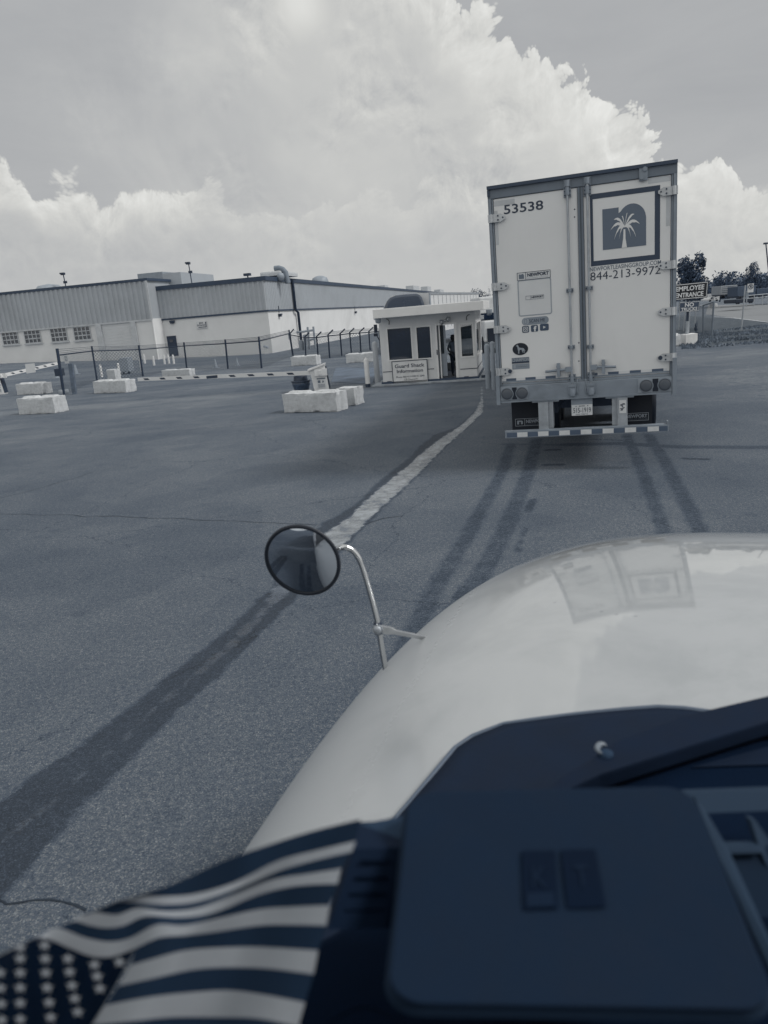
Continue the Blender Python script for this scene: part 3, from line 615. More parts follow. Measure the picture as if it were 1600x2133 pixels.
# concrete barrier blocks
def block_mesh(Lx, D, H, seed=0, key=True):
    bm = bmesh.new(); nx_, ny_, nz_ = 26, 8, 8
    def add(x0, x1, y0, y1, z0, z1, nx_, ny_, nz_, top=1.0):
        g = {}
        for i in range(nx_+1):
            for j in range(ny_+1):
                for k_ in range(nz_+1):
                    if i in (0, nx_) or j in (0, ny_) or k_ in (0, nz_):
                        f = k_/nz_; sx = 1-(1-top)*f
                        x = x0+(x1-x0)*(i/nx_); y = y0+(y1-y0)*(j/ny_)
                        if top < 1: cx, cy = (x0+x1)/2, (y0+y1)/2; x = cx+(x-cx)*(1-(1-top)*f*.35); y = cy+(y-cy)*sx
                        g[i, j, k_] = bm.verts.new((x, y, z0+(z1-z0)*f))
        for i in range(nx_):
            for j in range(ny_):
                for k_ in (0, nz_): bm.faces.new((g[i, j, k_], g[i+1, j, k_], g[i+1, j+1, k_], g[i, j+1, k_]))
        for i in range(nx_):
            for k_ in range(nz_):
                for j in (0, ny_): bm.faces.new((g[i, j, k_], g[i+1, j, k_], g[i+1, j, k_+1], g[i, j, k_+1]))
        for j in range(ny_):
            for k_ in range(nz_):
                for i in (0, nx_): bm.faces.new((g[i, j, k_], g[i, j+1, k_], g[i, j+1, k_+1], g[i, j, k_+1]))
    add(0, Lx, 0, D, 0, H, nx_, ny_, nz_)
    if key:
        add(Lx*.05, Lx*.44, D*.26, D*.74, H-.01, H*1.09, 8, 3, 2, .55); add(Lx*.56, Lx*.95, D*.26, D*.74, H-.01, H*1.09, 8, 3, 2, .55)
    bmesh.ops.recalc_face_normals(bm, faces=bm.faces)
    for v in bm.verts:
        p = v.co; q = p+Vector((seed*7.3, 0, 0))
        # vertical keyway in both ends
        for xe, sg in ((0, 1), (Lx, -1)):
            if abs(p.x-xe) < 1e-4 and abs(p.y-D/2) < D*.17 and p.z <= H+1e-4: v.co.x += sg*.06*(1-abs(p.y-D/2)/(D*.17))
        edgy = sum((abs(p.x) < .001 or abs(p.x-Lx) < .001, abs(p.y) < .001 or abs(p.y-D) < .001, p.z > H*.99 or p.z < .001))
        a = .007 if edgy < 2 else .020
        n = noise.noise_vector(q*5.0)+.6*noise.noise_vector(q*15); v.co += Vector((n.x, n.y, n.z if p.z > .01 else abs(n.z)*.9))*a
        if edgy >= 2:
            v.co += (Vector((Lx/2, D/2, H/2))-p).normalized()*(.012+.05*max(0, noise.noise(q*4.1)))
    me = bpy.data.meshes.new('concrete_block'); bm.to_mesh(me); bm.free(); me.materials.append(M_conc); return me
def cblock(label, a, b_, h_px, seed=0, key=True, depth=None, group='concrete barrier blocks on the lot', zb=0.0, mt=None):
    p = G(*a); q = G(*b_); p.z = q.z = 0; k = ppm((p+q)/2)
    Lx = (q-p).length; H = h_px/k; ang = math.atan2(q.y-p.y, q.x-p.x)
    # true barriers are square on: swing towards the view axis a little where the unprojected edge is too oblique
    me = block_mesh(Lx, depth or H*1.05, H*.9, seed, key)
    o = bpy.data.objects.new('concrete_block', me); col.objects.link(o); o.location = (p.x, p.y, zb); o.rotation_euler = (0, 0, ang)
    if mt: me.materials[0] = mt
    return tag(o, label, 'concrete block', group)
cblock('large rough concrete block in front of the white gate cabinet', (591, 860), (704, 858), 44, 1)
cblock('chipped concrete block standing end on behind the large one, right of the gate cabinet', (703, 846), (741, 845), 41, 2, key=False)
cblock('nearest concrete block at far left with a bright notched end', (40, 864), (116, 861), 37, 3)
cblock('concrete block at far left standing behind the nearest one', (36, 823), (90, 821), 25, 4)
cblock('cracked concrete block in front of the fence under the upright white block', (196, 820), (264, 818), 28, 5)
cblock('low concrete block just beyond the striped barrier arm', (338, 785), (396, 783), 15, 6)
cblock('plain concrete block at the foot of the fence corner post', (607, 763), (660, 760), 21, 7)
cblock('grey concrete block behind the white bollard, left of the shack', (721, 757), (779, 753), 20, 8)
o = cblock('small upright white concrete block on end behind the cracked one', (225, 794), (242, 793), 26, 9, key=False, depth=.5)
# electrical cabinet and bollards behind the fence
t = ground_thing('electrical_cabinet', 'grey metal cabinet on short legs behind the fence', 'cabinet', 268, 779); k = ppm(t.location)
MB().box(-10/k, 7/k, -.5, .6, 5/k, 33/k).build('cabinet_body', M_grey, t, bevel=.02)
mb = MB(); [mb.box(x/k-.05, x/k+.05, -.3, -.2, 0, 5/k) for x in (-7, 4)]; mb.build('leg_frame', M_dark, t)
def bollard(label, px, py, h, w, mt, cap='round', group=None, base=None, band=False):
    t = ground_thing('bollard', label, 'bollard', px, py, group); k = ppm(t.location); r_ = w/k/2; H = h/k
    z0 = H*.11 if band else 0
    prof = [(r_, z0), (r_, H*.9), (r_*.9, H*.92), (.0, H)] if cap == 'cone' else [(r_, z0), (r_, H-r_), (r_*.85, H-r_*.5), (r_*.5, H-r_*.13), (0, H)]
    if band: MB().lathe([(r_*1.03, 0), (r_*1.03, z0)], (0, 0, 0), 18).build('dark_base', M_dark, t)
    MB().lathe(prof, (0, 0, 0), 18).build('post', mt, t)
    return t
M_bol = mat('white_bollard', .72, .5, mott=.08, dirt=.15, scale=2)
i = 0
for px, py, lb in ((213, 786, 'white pipe bollard behind the fence, left of the upright white block'), (250, 783, 'white pipe bollard behind the fence, right of the upright white block'), (296, 775, 'white pipe bollard right of the grey electrical cabinet'),
                   (303, 762, 'white pipe bollard at the wall near the downpipe'), (322, 764, 'white pipe bollard close to the step in the wall'), (344, 761, 'leftmost of three white bollards below the dark entrance door'), (353, 760, 'middle one of three white bollards below the dark entrance door'), (363, 760, 'rightmost of three white bollards below the dark entrance door')):
    bollard(lb, px, py, 26 if py > 770 else 19, 4.6, M_bol, group='white pipe bollards behind the fence')
bollard('white conical topped bollard with a dark base left of the guard shack', 767, 806, 61, 10, M_bol, 'cone', band=True)
M_bg = mat('grey_bollard', .30, .5, mott=.1)
bollard('thick grey bollard against the left wall of the guard shack', 787, 799, 86, 11, mat('pale_grey_bollard', .42, .5, mott=.1))
bollard('thick grey bollard just right of the guard shack', 1017.5, 809, 91, 11, M_bg)
bollard('grey bollard squeezed between the shack bollard and the trailer', 1029, 812, 99, 9, M_bg)
# traffic cones
def cone(label, px, py, h):
    t = ground_thing('traffic_cone', label, 'traffic cone', px, py, 'traffic cones beyond the fence'); k = ppm(t.location); r_ = h/k*.24
    MB().lathe([(r_, 0), (r_*.25, h/k), (0, h/k)], (0, 0, 0), 14).build('cone_body', mat('faded_cone', .27, .6), t)
    MB().box(-r_*1.4, r_*1.4, -r_*1.4, r_*1.4, 0, .04).build('base', M_grey, t)
for a in (('traffic cone left of the black reader post', 119, 790, 20), ('traffic cone right of the timber post', 160, 783, 20), ('traffic cone behind the fence below the wall hydrant', 450, 767, 19), ('traffic cone behind the fence, second from the right', 495, 762, 16)): cone(*a)
# barrier gates
def gate(label, base, w, h, a0, a1, thick, armlabel, zarm=None, lean=0, side=1, nstripe=14, ph=0.0):
    P0 = G(*base); k = ppm(P0); t = thing('barrier_gate', label, 'barrier gate', P0)
    W2 = w/k/2; H = h/k
    mb = MB(); top = [(-W2, 0), (W2*.75, 0), (W2*.75, H), (W2*.55, H*1.0), (-W2*1.1, H*.80)]
    mb.prism([(x+lean*z, -.22, z) for x, z in top], (0, .44, 0)); mb.build('cabinet', M_white, t, bevel=.015)
    mb = MB(); mb.prism([(-W2*1.35+lean*H*.8, -.28, H*.79), (W2*.7+lean*H, -.28, H*1.0), (W2*.95+lean*H, -.28, H*1.04), (W2*.9+lean*H, -.28, H*.98), (-W2*1.35+lean*H*.8, -.28, H*.86)][:0] or [(-W2*1.35+lean*H*.8, -.28, H*.80), (W2*.8+lean*H, -.28, H*1.0), (W2*.8+lean*H, -.28, H*1.045), (-W2*1.35+lean*H*.8, -.28, H*.86)], (0, .56, 0)); mb.build('lid', M_white, t)
    mb = MB(); mb.prism([(W2*.765, -.19, H*.08), (W2*.765, .19, H*.08), (W2*.765+lean*H, .19, H*.94), (W2*.765+lean*H, -.19, H*.94)], (.03, 0, 0)); mb.build('access_panel', M_dark, t)
    mb = MB(); mb.box(-W2*.62, W2*.42, -.235, -.222, H*.13, H*.52); lb = mb.build('warning_label', M_sticker, t)
    mb = MB(); mb.box(-W2*.6, W2*.4, -.24, -.236, H*.47, H*.515); mb.box(-W2*.5, -W2*.2, -.24, -.236, H*.33, H*.43); mb.prism([(-W2*.05, -.24, H*.33), (W2*.1, -.24, H*.43), (W2*.25, -.24, H*.35)], (0, .004, 0))
    [mb.box(-W2*.5, W2*.3, -.24, -.236, H*(.27-.035*i), H*(.283-.035*i)) for i in range(4)]; mb.build('print', M_ink2, lb)
    A = G(*a0, 0); pa = DY(*a0, P0.y-.35)-P0; pe = DY(*a1[:2], a1[2])-P0; d = (pe-pa).normalized(); n_ = Vector((0, 0, 1)); th = thick/k/2
    nn = (d.cross(Vector((0, 1, 0)))).normalized(); 
    if nn.z < 0: nn = -nn
    bk = Vector((0, .06, 0)); L_ = (pe-pa).length
    mb = MB(); mb.prism([pa-nn*th, pe-nn*th*.9, pe+nn*th*.9, pa+nn*th], bk); arm = mb.build('arm', M_white, t)
    mb = MB()
    for i in range(nstripe):
        f = ph+(i+.3)/nstripe*(1-ph); q = pa+d*L_*f; s = L_/nstripe*.30*(1-ph); tt = th*.62
        if f*L_ > L_*.985: continue
        mb.prism([q-nn*tt*.8-Vector((0, .004, 0))-d*side*tt*.9, q-nn*tt*.8+d*s-Vector((0, .004, 0))-d*side*tt*.9, q+nn*tt*.8+d*s-Vector((0, .004, 0))+d*side*tt*.9, q+nn*tt*.8-Vector((0, .004, 0))+d*side*tt*.9], (0, .003, 0))
    mb.build('stripe', M_ink, arm)
    mb = MB(); mb.box(pa.x-.3*side*0-.22, pa.x+.22, pa.y+.06, -.2, pa.z-.12, pa.z+.12); mb.build('arm_bracket', M_white, t)
    return t, arm, pa, pe, nn
Yg = G(672, 812).y
t, arm, pa, pe, nn = gate('white barrier gate with a level striped arm, cabinet behind the large block', (674, 814), 35, 54, (668, 776), (287, 790.5, Yg*1.14), 8.6, '', side=1, nstripe=9, ph=.10, lean=-.09)
mid = pa.lerp(pe, .545); mb = MB(); mb.box(mid.x-.27, mid.x+.27, mid.y-.09, mid.y-.075, mid.z-.05, mid.z+.05); mb.build('arm_label', M_ink, arm)
gate('white barrier gate at the left edge with its striped arm tilted up to the right', (6, 821), 20, 40, (2, 783), (119, 757, G(6, 821).y*1.04), 7.0, '', side=-1, nstripe=7, lean=-.1)
t = [o for o in bpy.data.objects if o.name.startswith('barrier_gate.')][0]
q = DY(65, 768, G(6, 821).y*1.005)-t.location-Vector((0, .06, 0)); mb = MB(); mb.prism([(q.x-.26, q.y, q.z-.22), (q.x+.22, q.y, q.z-.20), (q.x+.25, q.y, q.z+.26), (q.x-.24, q.y, q.z+.26)], (0, .02, 0)); mb.build('paper_sign', M_sticker, t)
t = ground_thing('trash_barrel', 'dark trash barrel with a bag over its rim behind the large concrete block', 'trash barrel', 629, 815); k = ppm(t.location)
MB().lathe([(14/k, 0), (18.5/k, 14/k), (19/k, 21/k), (17/k, 21/k)], (0, 0, 0), 24).build('barrel_body', mat('bagged_barrel', .075, .35, mott=.5, scale=14), t)
MB().lathe([(20.5/k, 20/k), (20.5/k, 22/k), (15.5/k, 22.5/k)], (0, 0, 0), 24).build('rim', M_dark, t)
MB().lathe([(15/k, 22/k), (14/k, 31/k), (12/k, 33/k), (0, 34/k)], (0, 0, 0), 24).build('lid', M_dark, t)
# ------------------------------------------------------------------ guard shack
SA = .20
sx = Vector((math.cos(SA), -math.sin(SA), 0)); sb = Vector((math.sin(SA), math.cos(SA), 0))
S0 = G(799, 803)
def sh(px, py, off=0.0):
    p = onplane(px, py, S0-sb*off, sb); q = p-S0; return q.dot(sx), q.z
shack = thing('guard_shack', 'small white guard shack with wide flat roof and an open door', 'guard shack', S0, -SA)
M_sw = mat('shack_paint', .68, .45, mott=.04, dirt=.06); M_sw2 = mat('shack_roof_paint', .76, .45, mott=.04, dirt=.05); M_floor = mat('shack_floor', .06, .7)
xR = sh(993, 740)[0]; WX = xR; DP = 3.4; FL = .12
z_ = lambda px, py: sh(px, py)[1]
ztw = sh(900, 655)[1]
def hole(px0, py0, px1, py1):
    a = sh(px0, py0); b = sh(px1, py1); return a[0], b[0], b[1], a[1]
h1 = hole(806, 685, 860, 747.5); h2 = hole(866.5, 681.5, 900, 745.5); h3 = hole(958.5, 675.5, 987, 741.5); dx0, dx1, _, dz1 = hole(905.5, 678, 953, 790); dz0 = FL+.04
T = .1
mb = MB()
xsl = [0, h1[0], h1[1], h2[0], h2[1], dx0, dx1, h3[0], h3[1], WX]
def fw(x0, x1, z0, z1, mb=mb): mb.box(x0, x1, 0, T, z0, z1)
fw(xsl[0], xsl[1], FL, ztw); fw(xsl[1], xsl[2], FL, h1[2]); fw(xsl[1], xsl[2], h1[3], ztw); fw(xsl[2], xsl[3], FL, ztw); fw(xsl[3], xsl[4], FL, h2[2]); fw(xsl[3], xsl[4], h2[3], ztw)
fw(xsl[4], xsl[5], FL, ztw); fw(dx0, dx1, dz1, ztw); fw(dx1, h3[0], FL, ztw); fw(h3[0], h3[1], FL, h3[2]); fw(h3[0], h3[1], h3[3], ztw); fw(h3[1], WX, FL, ztw)
mb.build('front_wall', M_sw, shack)
mb = MB(); mb.box(0, T, T, DP-T, FL, ztw); mb.build('side_wall', M_sw, shack)
wz0, wz1 = h3[2], h3[3]
mb = MB(); mb.box(WX-T, WX, T, .35, FL, ztw); mb.box(WX-T, WX, .35, DP-.3, FL, wz0); mb.box(WX-T, WX, .35, DP-.3, wz1, ztw); mb.box(WX-T, WX, DP-.3, DP-T, FL, ztw); mb.build('side_wall', M_sw, shack)
# back wall with openings that line up with the door and the right hand windows
bx0, bx1 = sh(929, 735, -DP)[0], sh(953.5, 735, -DP)[0]
mb = MB(); mb.box(0, .5, DP-T, DP, FL, ztw); mb.box(.5, bx0, DP-T, DP, FL, wz0); mb.box(.5, 1.6, DP-T, DP, wz1-.15, ztw); mb.box(.9, bx0-.05, DP-T, DP, wz0, ztw); mb.box(bx0, bx1, DP-T, DP, dz1+.15, ztw); mb.box(bx0, bx1+.08, DP-T, DP, FL, .42)
mb.box(bx1, bx1+.08, DP-T, DP, .42, ztw); mb.box(bx1+.08, WX-T, DP-T, DP, FL, wz0-.1); mb.box(bx1+.08, WX, DP-T, DP, wz1+.1, ztw); mb.box(WX-T*1.5, WX, DP-T, DP, FL, ztw); mb.build('back_wall', M_sw, shack)
MB().box(-.05, WX+.05, -.05, DP+.05, .02, FL).build('floor', M_floor, shack)
mb = MB(); mb.box(-.35, WX+.35, -.42, DP+.2, .005, .05); mb.build('base_slab', M_conc2, shack)
ra = sh(776, 645, .75); rb = sh(1007, 632, .75); rc = sh(779, 664, .75)
rz1 = ra[1]; rz0 = rc[1]
mb = MB(); mb.box(ra[0], rb[0], -.75, DP+.6, (rz0+.0), rz1); rf = mb.build('roof', M_sw2, shack, bevel=.015)
mb = MB(); mb.box(0, WX, 0, DP, ztw, rz0+.01); mb.build('upper_wall', M_sw, shack)
for nm, h in (('window', h1), ('window', h2), ('window', h3)):
    g = MB().box(h[0], h[1], .05, .058, h[2], h[3]).build(nm, M_glassd if h is not h3 else mat('thin_window_glass', .05, .05, coat=.5), shack)
    mb = MB(); e = .035; mb.box(h[0]-e, h[0]+e*.4, -.02, -.002, h[2]-e, h[3]+e); mb.box(h[1]-e*.4, h[1]+e, -.02, -.002, h[2]-e, h[3]+e); mb.box(h[0]+e*.4, h[1]-e*.4, -.02, -.002, h[2]-e, h[2]+e*.4); mb.box(h[0]+e*.4, h[1]-e*.4, -.02, -.002, h[3]-e*.4, h[3]+e); mb.build('frame', M_sw2, g)
    if h is h3:
        mm = bpy.data.materials.new('clear_window_glass'); mm.use_nodes = True; q = NB(mm.node_tree); bs = mm.node_tree.nodes['Principled BSDF']; bs.inputs['Base Color'].default_value = (.03, .045, .06, 1); bs.inputs['Roughness'].default_value = .04; bs.inputs['Alpha'].default_value = .45
        g.data.materials[0] = mm; M_clear = mm
g = MB().box(WX-.055, WX-.045, .35, DP-.3, wz0, wz1).build('window', M_clear, shack)
mb = MB(); ym = (.35+DP-.3)/2; mb.box(WX+.002, WX+.03, ym-.05, ym+.05, wz0, wz1); mb.box(WX+.002, WX+.03, .28, DP-.2, wz0-.08, wz0); mb.box(WX+.002, WX+.03, .28, DP-.2, wz1, wz1+.06); mb.build('frame', M_sw2, g)
# door leaf folded half way across the opening, a lit gap at its right
sd0, sd1 = sh(911, 735)[0], sh(929.5, 735)[0]
dm = MB(); zz = sh(920, 735)[1]
dm.box(sd0, sd1, .13, .17, FL+.06, zz-.04); dm.box(sd0, sd0+.07, .13, .17, zz-.04, dz1-.02); dm.box(sd1-.07, sd1, .13, .17, zz-.04, dz1-.02)
dl = dm.build('door', mat('door_grey', .30, .5), shack); MB().box(sd0+.07, sd1-.07, .145, .155, zz-.04, dz1-.02).build('window', M_clear, dl)
mb = MB(); mb.box(dx0, dx0+.06, -.03, .12, FL, dz1); mb.box(dx0+.12, dx0+.16, .02, .12, FL, dz1); mb.box(dx1-.03, dx1+.06, -.03, -.002, FL, dz1); mb.box(dx0, dx1+.06, -.03, -.002, dz1, dz1+.06); mb.build('door_frame', M_sw2, shack)
MB().box(dx0+.02, dx0+.05, -.06, -.03, zz-.05, zz+.12).build('door_handle', M_dark, shack)
# panel seams
mb = MB(); a = sh(800, 775)[1]; b_ = sh(975, 768)[1]; mb.box(.02, h2[1]+.05, -.012, -.002, a-.012, a+.012); mb.box(dx1+.12, WX+.0, -.012, -.002, b_-.012, b_+.012); mb.box(WX+.002, WX+.012, 0, DP, b_-.012, b_+.012); mb.build('panel_seam', M_dark, shack)
mb = MB(); [mb.box(x, x+.16, -.03, .1, .05, FL+.02) for x in (.15, 1.0, 2.2, 2.9, 3.5, 3.8)]; mb.build('foot_bracket', M_dark, shack)
# twin flood lamps, cables, small lamps under the eaves
a = sh(927, 668)
mb = MB(); mb.lathe([(.02, -.10), (.07, -.06), (.085, 0)], (a[0]-.11, -.12, a[1]-.03), 12, 'y'); mb.lathe([(.02, -.10), (.07, -.06), (.085, 0)], (a[0]+.12, -.12, a[1]+.05), 12, 'y'); mb.tube([(a[0]-.1, -.04, a[1]-.02), (a[0]+.1, -.04, a[1]+.03)], .035); mb.build('flood_lamp', M_chrome, shack)
for px, py in ((787, 668), (1019, 651)):
    a = sh(px, py, .6); MB().lathe([(.0, -.1), (.08, -.08), (.1, 0), (.1, .1)], (a[0], -.55, a[1]), 12).build('eave_lamp', M_grey, shack)
mb = MB()
for px, s in ((805, 1), (978, -1)):
    p = [sh(px+dx_*s*.7, 664+dy_) if px < 900 else sh(px+dx_*s*.7, 655+dy_) for dx_, dy_ in ((0, 0), (6, 2), (9, 6), (8, 12))]; mb.tube([(u_, -.03, v_) for u_, v_ in p], .012, 6)
mb.build('cable', M_black, shack)
a = sh(1001, 661); mb = MB(); mb.box(a[0]-.02, a[0]+.12, -.16, .1, a[1]-.07, a[1]+.07); mb.build('security_camera', M_chrome, shack)
# sign on the front
s = [sh(818, 753), sh(889, 750), sh(889.5, 798), sh(820, 801)]
x0, x1, z0, z1 = (s[0][0]+s[3][0])/2, s[1][0], (s[2][1]+s[3][1])/2, (s[0][1]+s[1][1])/2
sg = MB().box(x0, x1, -.05, -.02, z0, z1).build('information_sign', mat('grey_sign_face', .70, .5), shack)
hh = z1-z0; ww = x1-x0
mb = MB(); e = .022; mb.box(x0-e, x0, -.06, -.015, z0-e, z1+e); mb.box(x1, x1+e, -.06, -.015, z0-e, z1+e); mb.box(x0, x1, -.06, -.015, z0-e, z0); mb.box(x0, x1, -.06, -.015, z1, z1+e); mb.build('frame', M_ink, sg)
for tx, a, b_, c, d, bo in (('Guard Shack', .07, .93, .72, .88, .018), ('Information', .12, .88, .50, .65, .018), ('Phone: 866-413-0382 X: 2040', .09, .91, .29, .37, .01), ('CB Channel 4', .32, .70, .17, .25, .01)):
    text_mesh(tx, x0+ww*a, x0+ww*b_, z0+hh*c, z0+hh*d, -.053, bold=bo).build('lettering', M_ink, sg, fixn=False)
# desk and chair shapes inside
st = MB().box(.25, 1.9, 2.0, 2.7, FL, .95).build('desk', M_dark, shack); MB().box(.55, 1.0, 2.0, 2.1, .96, 1.4).build('monitor', M_black, st)
# ------------------------------------------------------------------ people
def skin_body(name, joints, edges, mt, parent=None, sub=2):
    """joints: {name: (x,y,z,r)}; first joint is the root"""
    ks = list(joints); me = bpy.data.meshes.new(name); me.from_pydata([joints[k][:3] for k in ks], [(ks.index(a), ks.index(b)) for a, b in edges], [])
    o = bpy.data.objects.new(name, me); col.objects.link(o)
    m = o.modifiers.new('skin', 'SKIN'); m.use_smooth_shade = True
    for i, k in enumerate(ks):
        r = joints[k][3]; r = r if isinstance(r, tuple) else (r, r); me.skin_vertices[0].data[i].radius = r; me.skin_vertices[0].data[i].use_root = (i == 0)
    m2 = o.modifiers.new('sub', 'SUBSURF'); m2.levels = sub; m2.render_levels = sub
    dg = bpy.context.evaluated_depsgraph_get(); dg.update(); nm = bpy.data.meshes.new_from_object(o.evaluated_get(dg)); bpy.data.objects.remove(o)
    nm.materials.clear(); nm.materials.append(mt); nm.polygons.foreach_set('use_smooth', [True]*len(nm.polygons))
    o = bpy.data.objects.new(name, nm); col.objects.link(o); o.parent = parent; return o
pl = S0+sx*(sh(946, 740, -.62)[0])+sb*.62; pl.z = FL
hgt = 1.0
pt = DY(945, 697.5, pl.y).z-FL; sc = pt/1.75
man = thing('person', 'person in dark trousers and a grey shirt standing in the shack doorway, back turned', 'person', pl, -SA+.5)
S = lambda d: {k: tuple(x*sc if not isinstance(x, tuple) else tuple(y*sc for y in x) for x in v) for k, v in d.items()}
J = S({'pelvis': (0, 0, .95, (.16, .12)), 'waist': (0, 0, 1.08, (.15, .11)), 'chest': (0, .01, 1.3, (.18, .13)), 'neckb': (0, .0, 1.46, (.09, .08)), 'neck': (0, -.01, 1.52, .055), 'head': (0, -.02, 1.60, (.075, .09)), 'head2': (0, -.02, 1.68, (.08, .095)), 'crown': (0, -.01, 1.73, .05),
       'shl': (-.17, 0, 1.42, .06), 'ell': (-.27, .02, 1.16, .045), 'wrl': (-.20, -.16, 1.0, .032), 'shr': (.17, 0, 1.42, .06), 'elr': (.26, .04, 1.15, .045), 'wrr': (.27, -.03, .92, .032),
       'hipl': (-.09, 0, .9, .10), 'knl': (-.10, -.02, .50, .065), 'anl': (-.10, .02, .09, .045), 'tol': (-.12, -.13, .04, .04), 'hipr': (.09, 0, .9, .10), 'knr': (.11, -.01, .50, .065), 'anr': (.12, .03, .09, .045), 'tor': (.14, -.12, .04, .04)})
for sd_, x in (('l', -.20), ('r', .27)):
    w = J['wr'+sd_]
    J['pa'+sd_] = (w[0], w[1]-.03*sc, w[2]-.06*sc, .03*sc)
E = [('pelvis', 'waist'), ('waist', 'chest'), ('chest', 'neckb'), ('neckb', 'neck'), ('neck', 'head'), ('head', 'head2'), ('head2', 'crown'), ('chest', 'shl'), ('shl', 'ell'), ('ell', 'wrl'), ('wrl', 'pal'), ('chest', 'shr'), ('shr', 'elr'), ('elr', 'wrr'), ('wrr', 'par'), ('pelvis', 'hipl'), ('hipl', 'knl'), ('knl', 'anl'), ('anl', 'tol'), ('pelvis', 'hipr'), ('hipr', 'knr'), ('knr', 'anr'), ('anr', 'tor')]
skin_body('body', J, E, mat('dark_skin', (.035, .04, .05), .6), man)
K = {k: v for k, v in J.items() if k in ('pelvis', 'waist', 'chest', 'neckb', 'shl', 'ell', 'shr', 'elr')}
K = {k: (v[0], v[1], v[2]+(.02 if k == 'pelvis' else 0), tuple(r*1.1 for r in v[3]) if isinstance(v[3], tuple) else v[3]*1.14) for k, v in K.items()}
skin_body('shirt', K, [e for e in E if e[0] in K and e[1] in K], mat('grey_shirt', .13, .9), man)
K = {k: v for k, v in J.items() if k in ('pelvis', 'hipl', 'knl', 'anl', 'hipr', 'knr', 'anr')}
K = {k: (v[0], v[1], v[2], tuple(r*1.12 for r in v[3]) if isinstance(v[3], tuple) else v[3]*1.2) for k, v in K.items()}
skin_body('trousers', K, [e for e in E if e[0] in K and e[1] in K], mat('dark_trousers', .02, .9), man)
skin_body('hair', S({'a': (0, .0, 1.66, (.088, .10)), 'b': (0, .01, 1.72, (.075, .085)), 'c': (0, .045, 1.62, .07)}), [('a', 'b'), ('a', 'c')], mat('dark_hair', .012, .8), man)
MB().lathe([(.165*sc, 0), (.17*sc, .03*sc), (.165*sc, .06*sc)], (0, 0, .97*sc), 16).build('belt', M_black, man)
# ------------------------------------------------------------------ lorries parked beyond the shack
def wheel(mb, x, y, z, r, w): mb.lathe([(r*.55, -w/2), (r*.95, -w/2), (r, -w/2+.04), (r, w/2-.04), (r*.95, w/2), (r*.55, w/2)], (x, y, z), 20, 'x')
def wheels(x, y, z, r, w, par):
    mb = MB(); wheel(mb, x, y, z, r, w); return mb.build('wheel', M_black, par)
KY = 47.0
def tk(px, py, Y=KY): return DY(px, py, Y)
q = tk(800, 640); base = Vector((q.x+2.2, KY, 0)); base.z = 0
semi = thing('parked_semi_truck', 'dark roofed semi truck with a white panelled trailer parked behind the guard shack', 'semi truck', base, 0)
def lk(px, py, Y=KY): v = tk(px, py, Y)-base; return v
tl, tr = lk(803, 642), lk(886, 634); tp = lk(862, 613.5); 
prof = []
for px, py in ((799, 652), (801, 640), (806, 629), (813, 621), (824, 616.5), (845, 614), (866, 612.8), (874, 614), (880, 621), (884, 632), (886, 648)): prof.append(lk(px, py-2))
MB().prism([Vector((p.x, .1, p.z)) for p in prof], (0, 2.3, 0)).build('roof_fairing', mat('dark_blue_truck_paint', .045, .22, coat=1.0, mott=.03), semi, bevel=.16)
mb = MB(); mb.box(prof[0].x+.1, prof[-1].x-.05, .15, 2.4, .7, prof[0].z); mb.build('cab', mat('dark_blue_truck_paint', .045, .22, coat=1.0, mott=.03), semi, bevel=.08)
mb = MB(); mb.box(prof[0].x-.12, prof[0].x+.15, .35, 2.2, .7, 1.5); mb.build('hood', mat('dark_blue_truck_paint', .045, .22, coat=1.0, mott=.03), semi, bevel=.15)
# trailer running away to the right
t0 = lk(893, 609.5, 47.6); e1 = lk(997, 613.5, 63.0); ax = Vector((e1.x-t0.x, e1.y-t0.y, 0)); L_ = ax.length; ax.normalize(); nx_ = Vector((-ax.y, ax.x, 0)); TT = t0.z; D_ = 2.5
o_ = Vector((t0.x, t0.y, 0))
mb = MB(); zb = 1.05
mb.prism([o_+Vector((0, 0, zb)), o_+ax*L_+Vector((0, 0, zb)), o_+ax*L_+nx_*D_+Vector((0, 0, zb)), o_+nx_*D_+Vector((0, 0, zb))], (0, 0, TT-zb)); tb = mb.build('trailer_body', mat('trailer_side_white', .66, .4, mott=.05), semi)
mb = MB()
for k in range(15):
    p = o_+ax*(L_*k/14)-nx_*.006; mb.prism([p+Vector((0, 0, zb+.2)), p+ax*.05+Vector((0, 0, zb+.2)), p+ax*.05+Vector((0, 0, TT-.15)), p+Vector((0, 0, TT-.15))], -nx_*.012)
mb.prism([o_-nx_*.02+Vector((0, 0, TT-.12)), o_+ax*L_-nx_*.02+Vector((0, 0, TT-.12)), o_+ax*L_-nx_*.02+Vector((0, 0, TT+.02)), o_-nx_*.02+Vector((0, 0, TT+.02))], -nx_*.02)
mb.build('panel_seam', M_galv, tb)
mb = MB(); mb.prism([o_-nx_*.02-ax*.02+Vector((0, 0, zb)), o_+ax*.3-nx_*.02+Vector((0, 0, zb)), o_+ax*.3-nx_*.02+Vector((0, 0, TT)), o_-nx_*.02-ax*.02+Vector((0, 0, TT))], -nx_*.02); mb.build('corner_post', M_grey, tb)
mb = MB()
for f in (.80, .90): p = o_+ax*L_*f; wheels(p.x, p.y+1.2, .5, .5, 2.2, semi)
[wheels(prof[0].x+.7, y, .5, .5, .3, semi) for y in (.5, 2.0)]; wheels(prof[-1].x, 1.3, .5, .5, 2.2, semi)
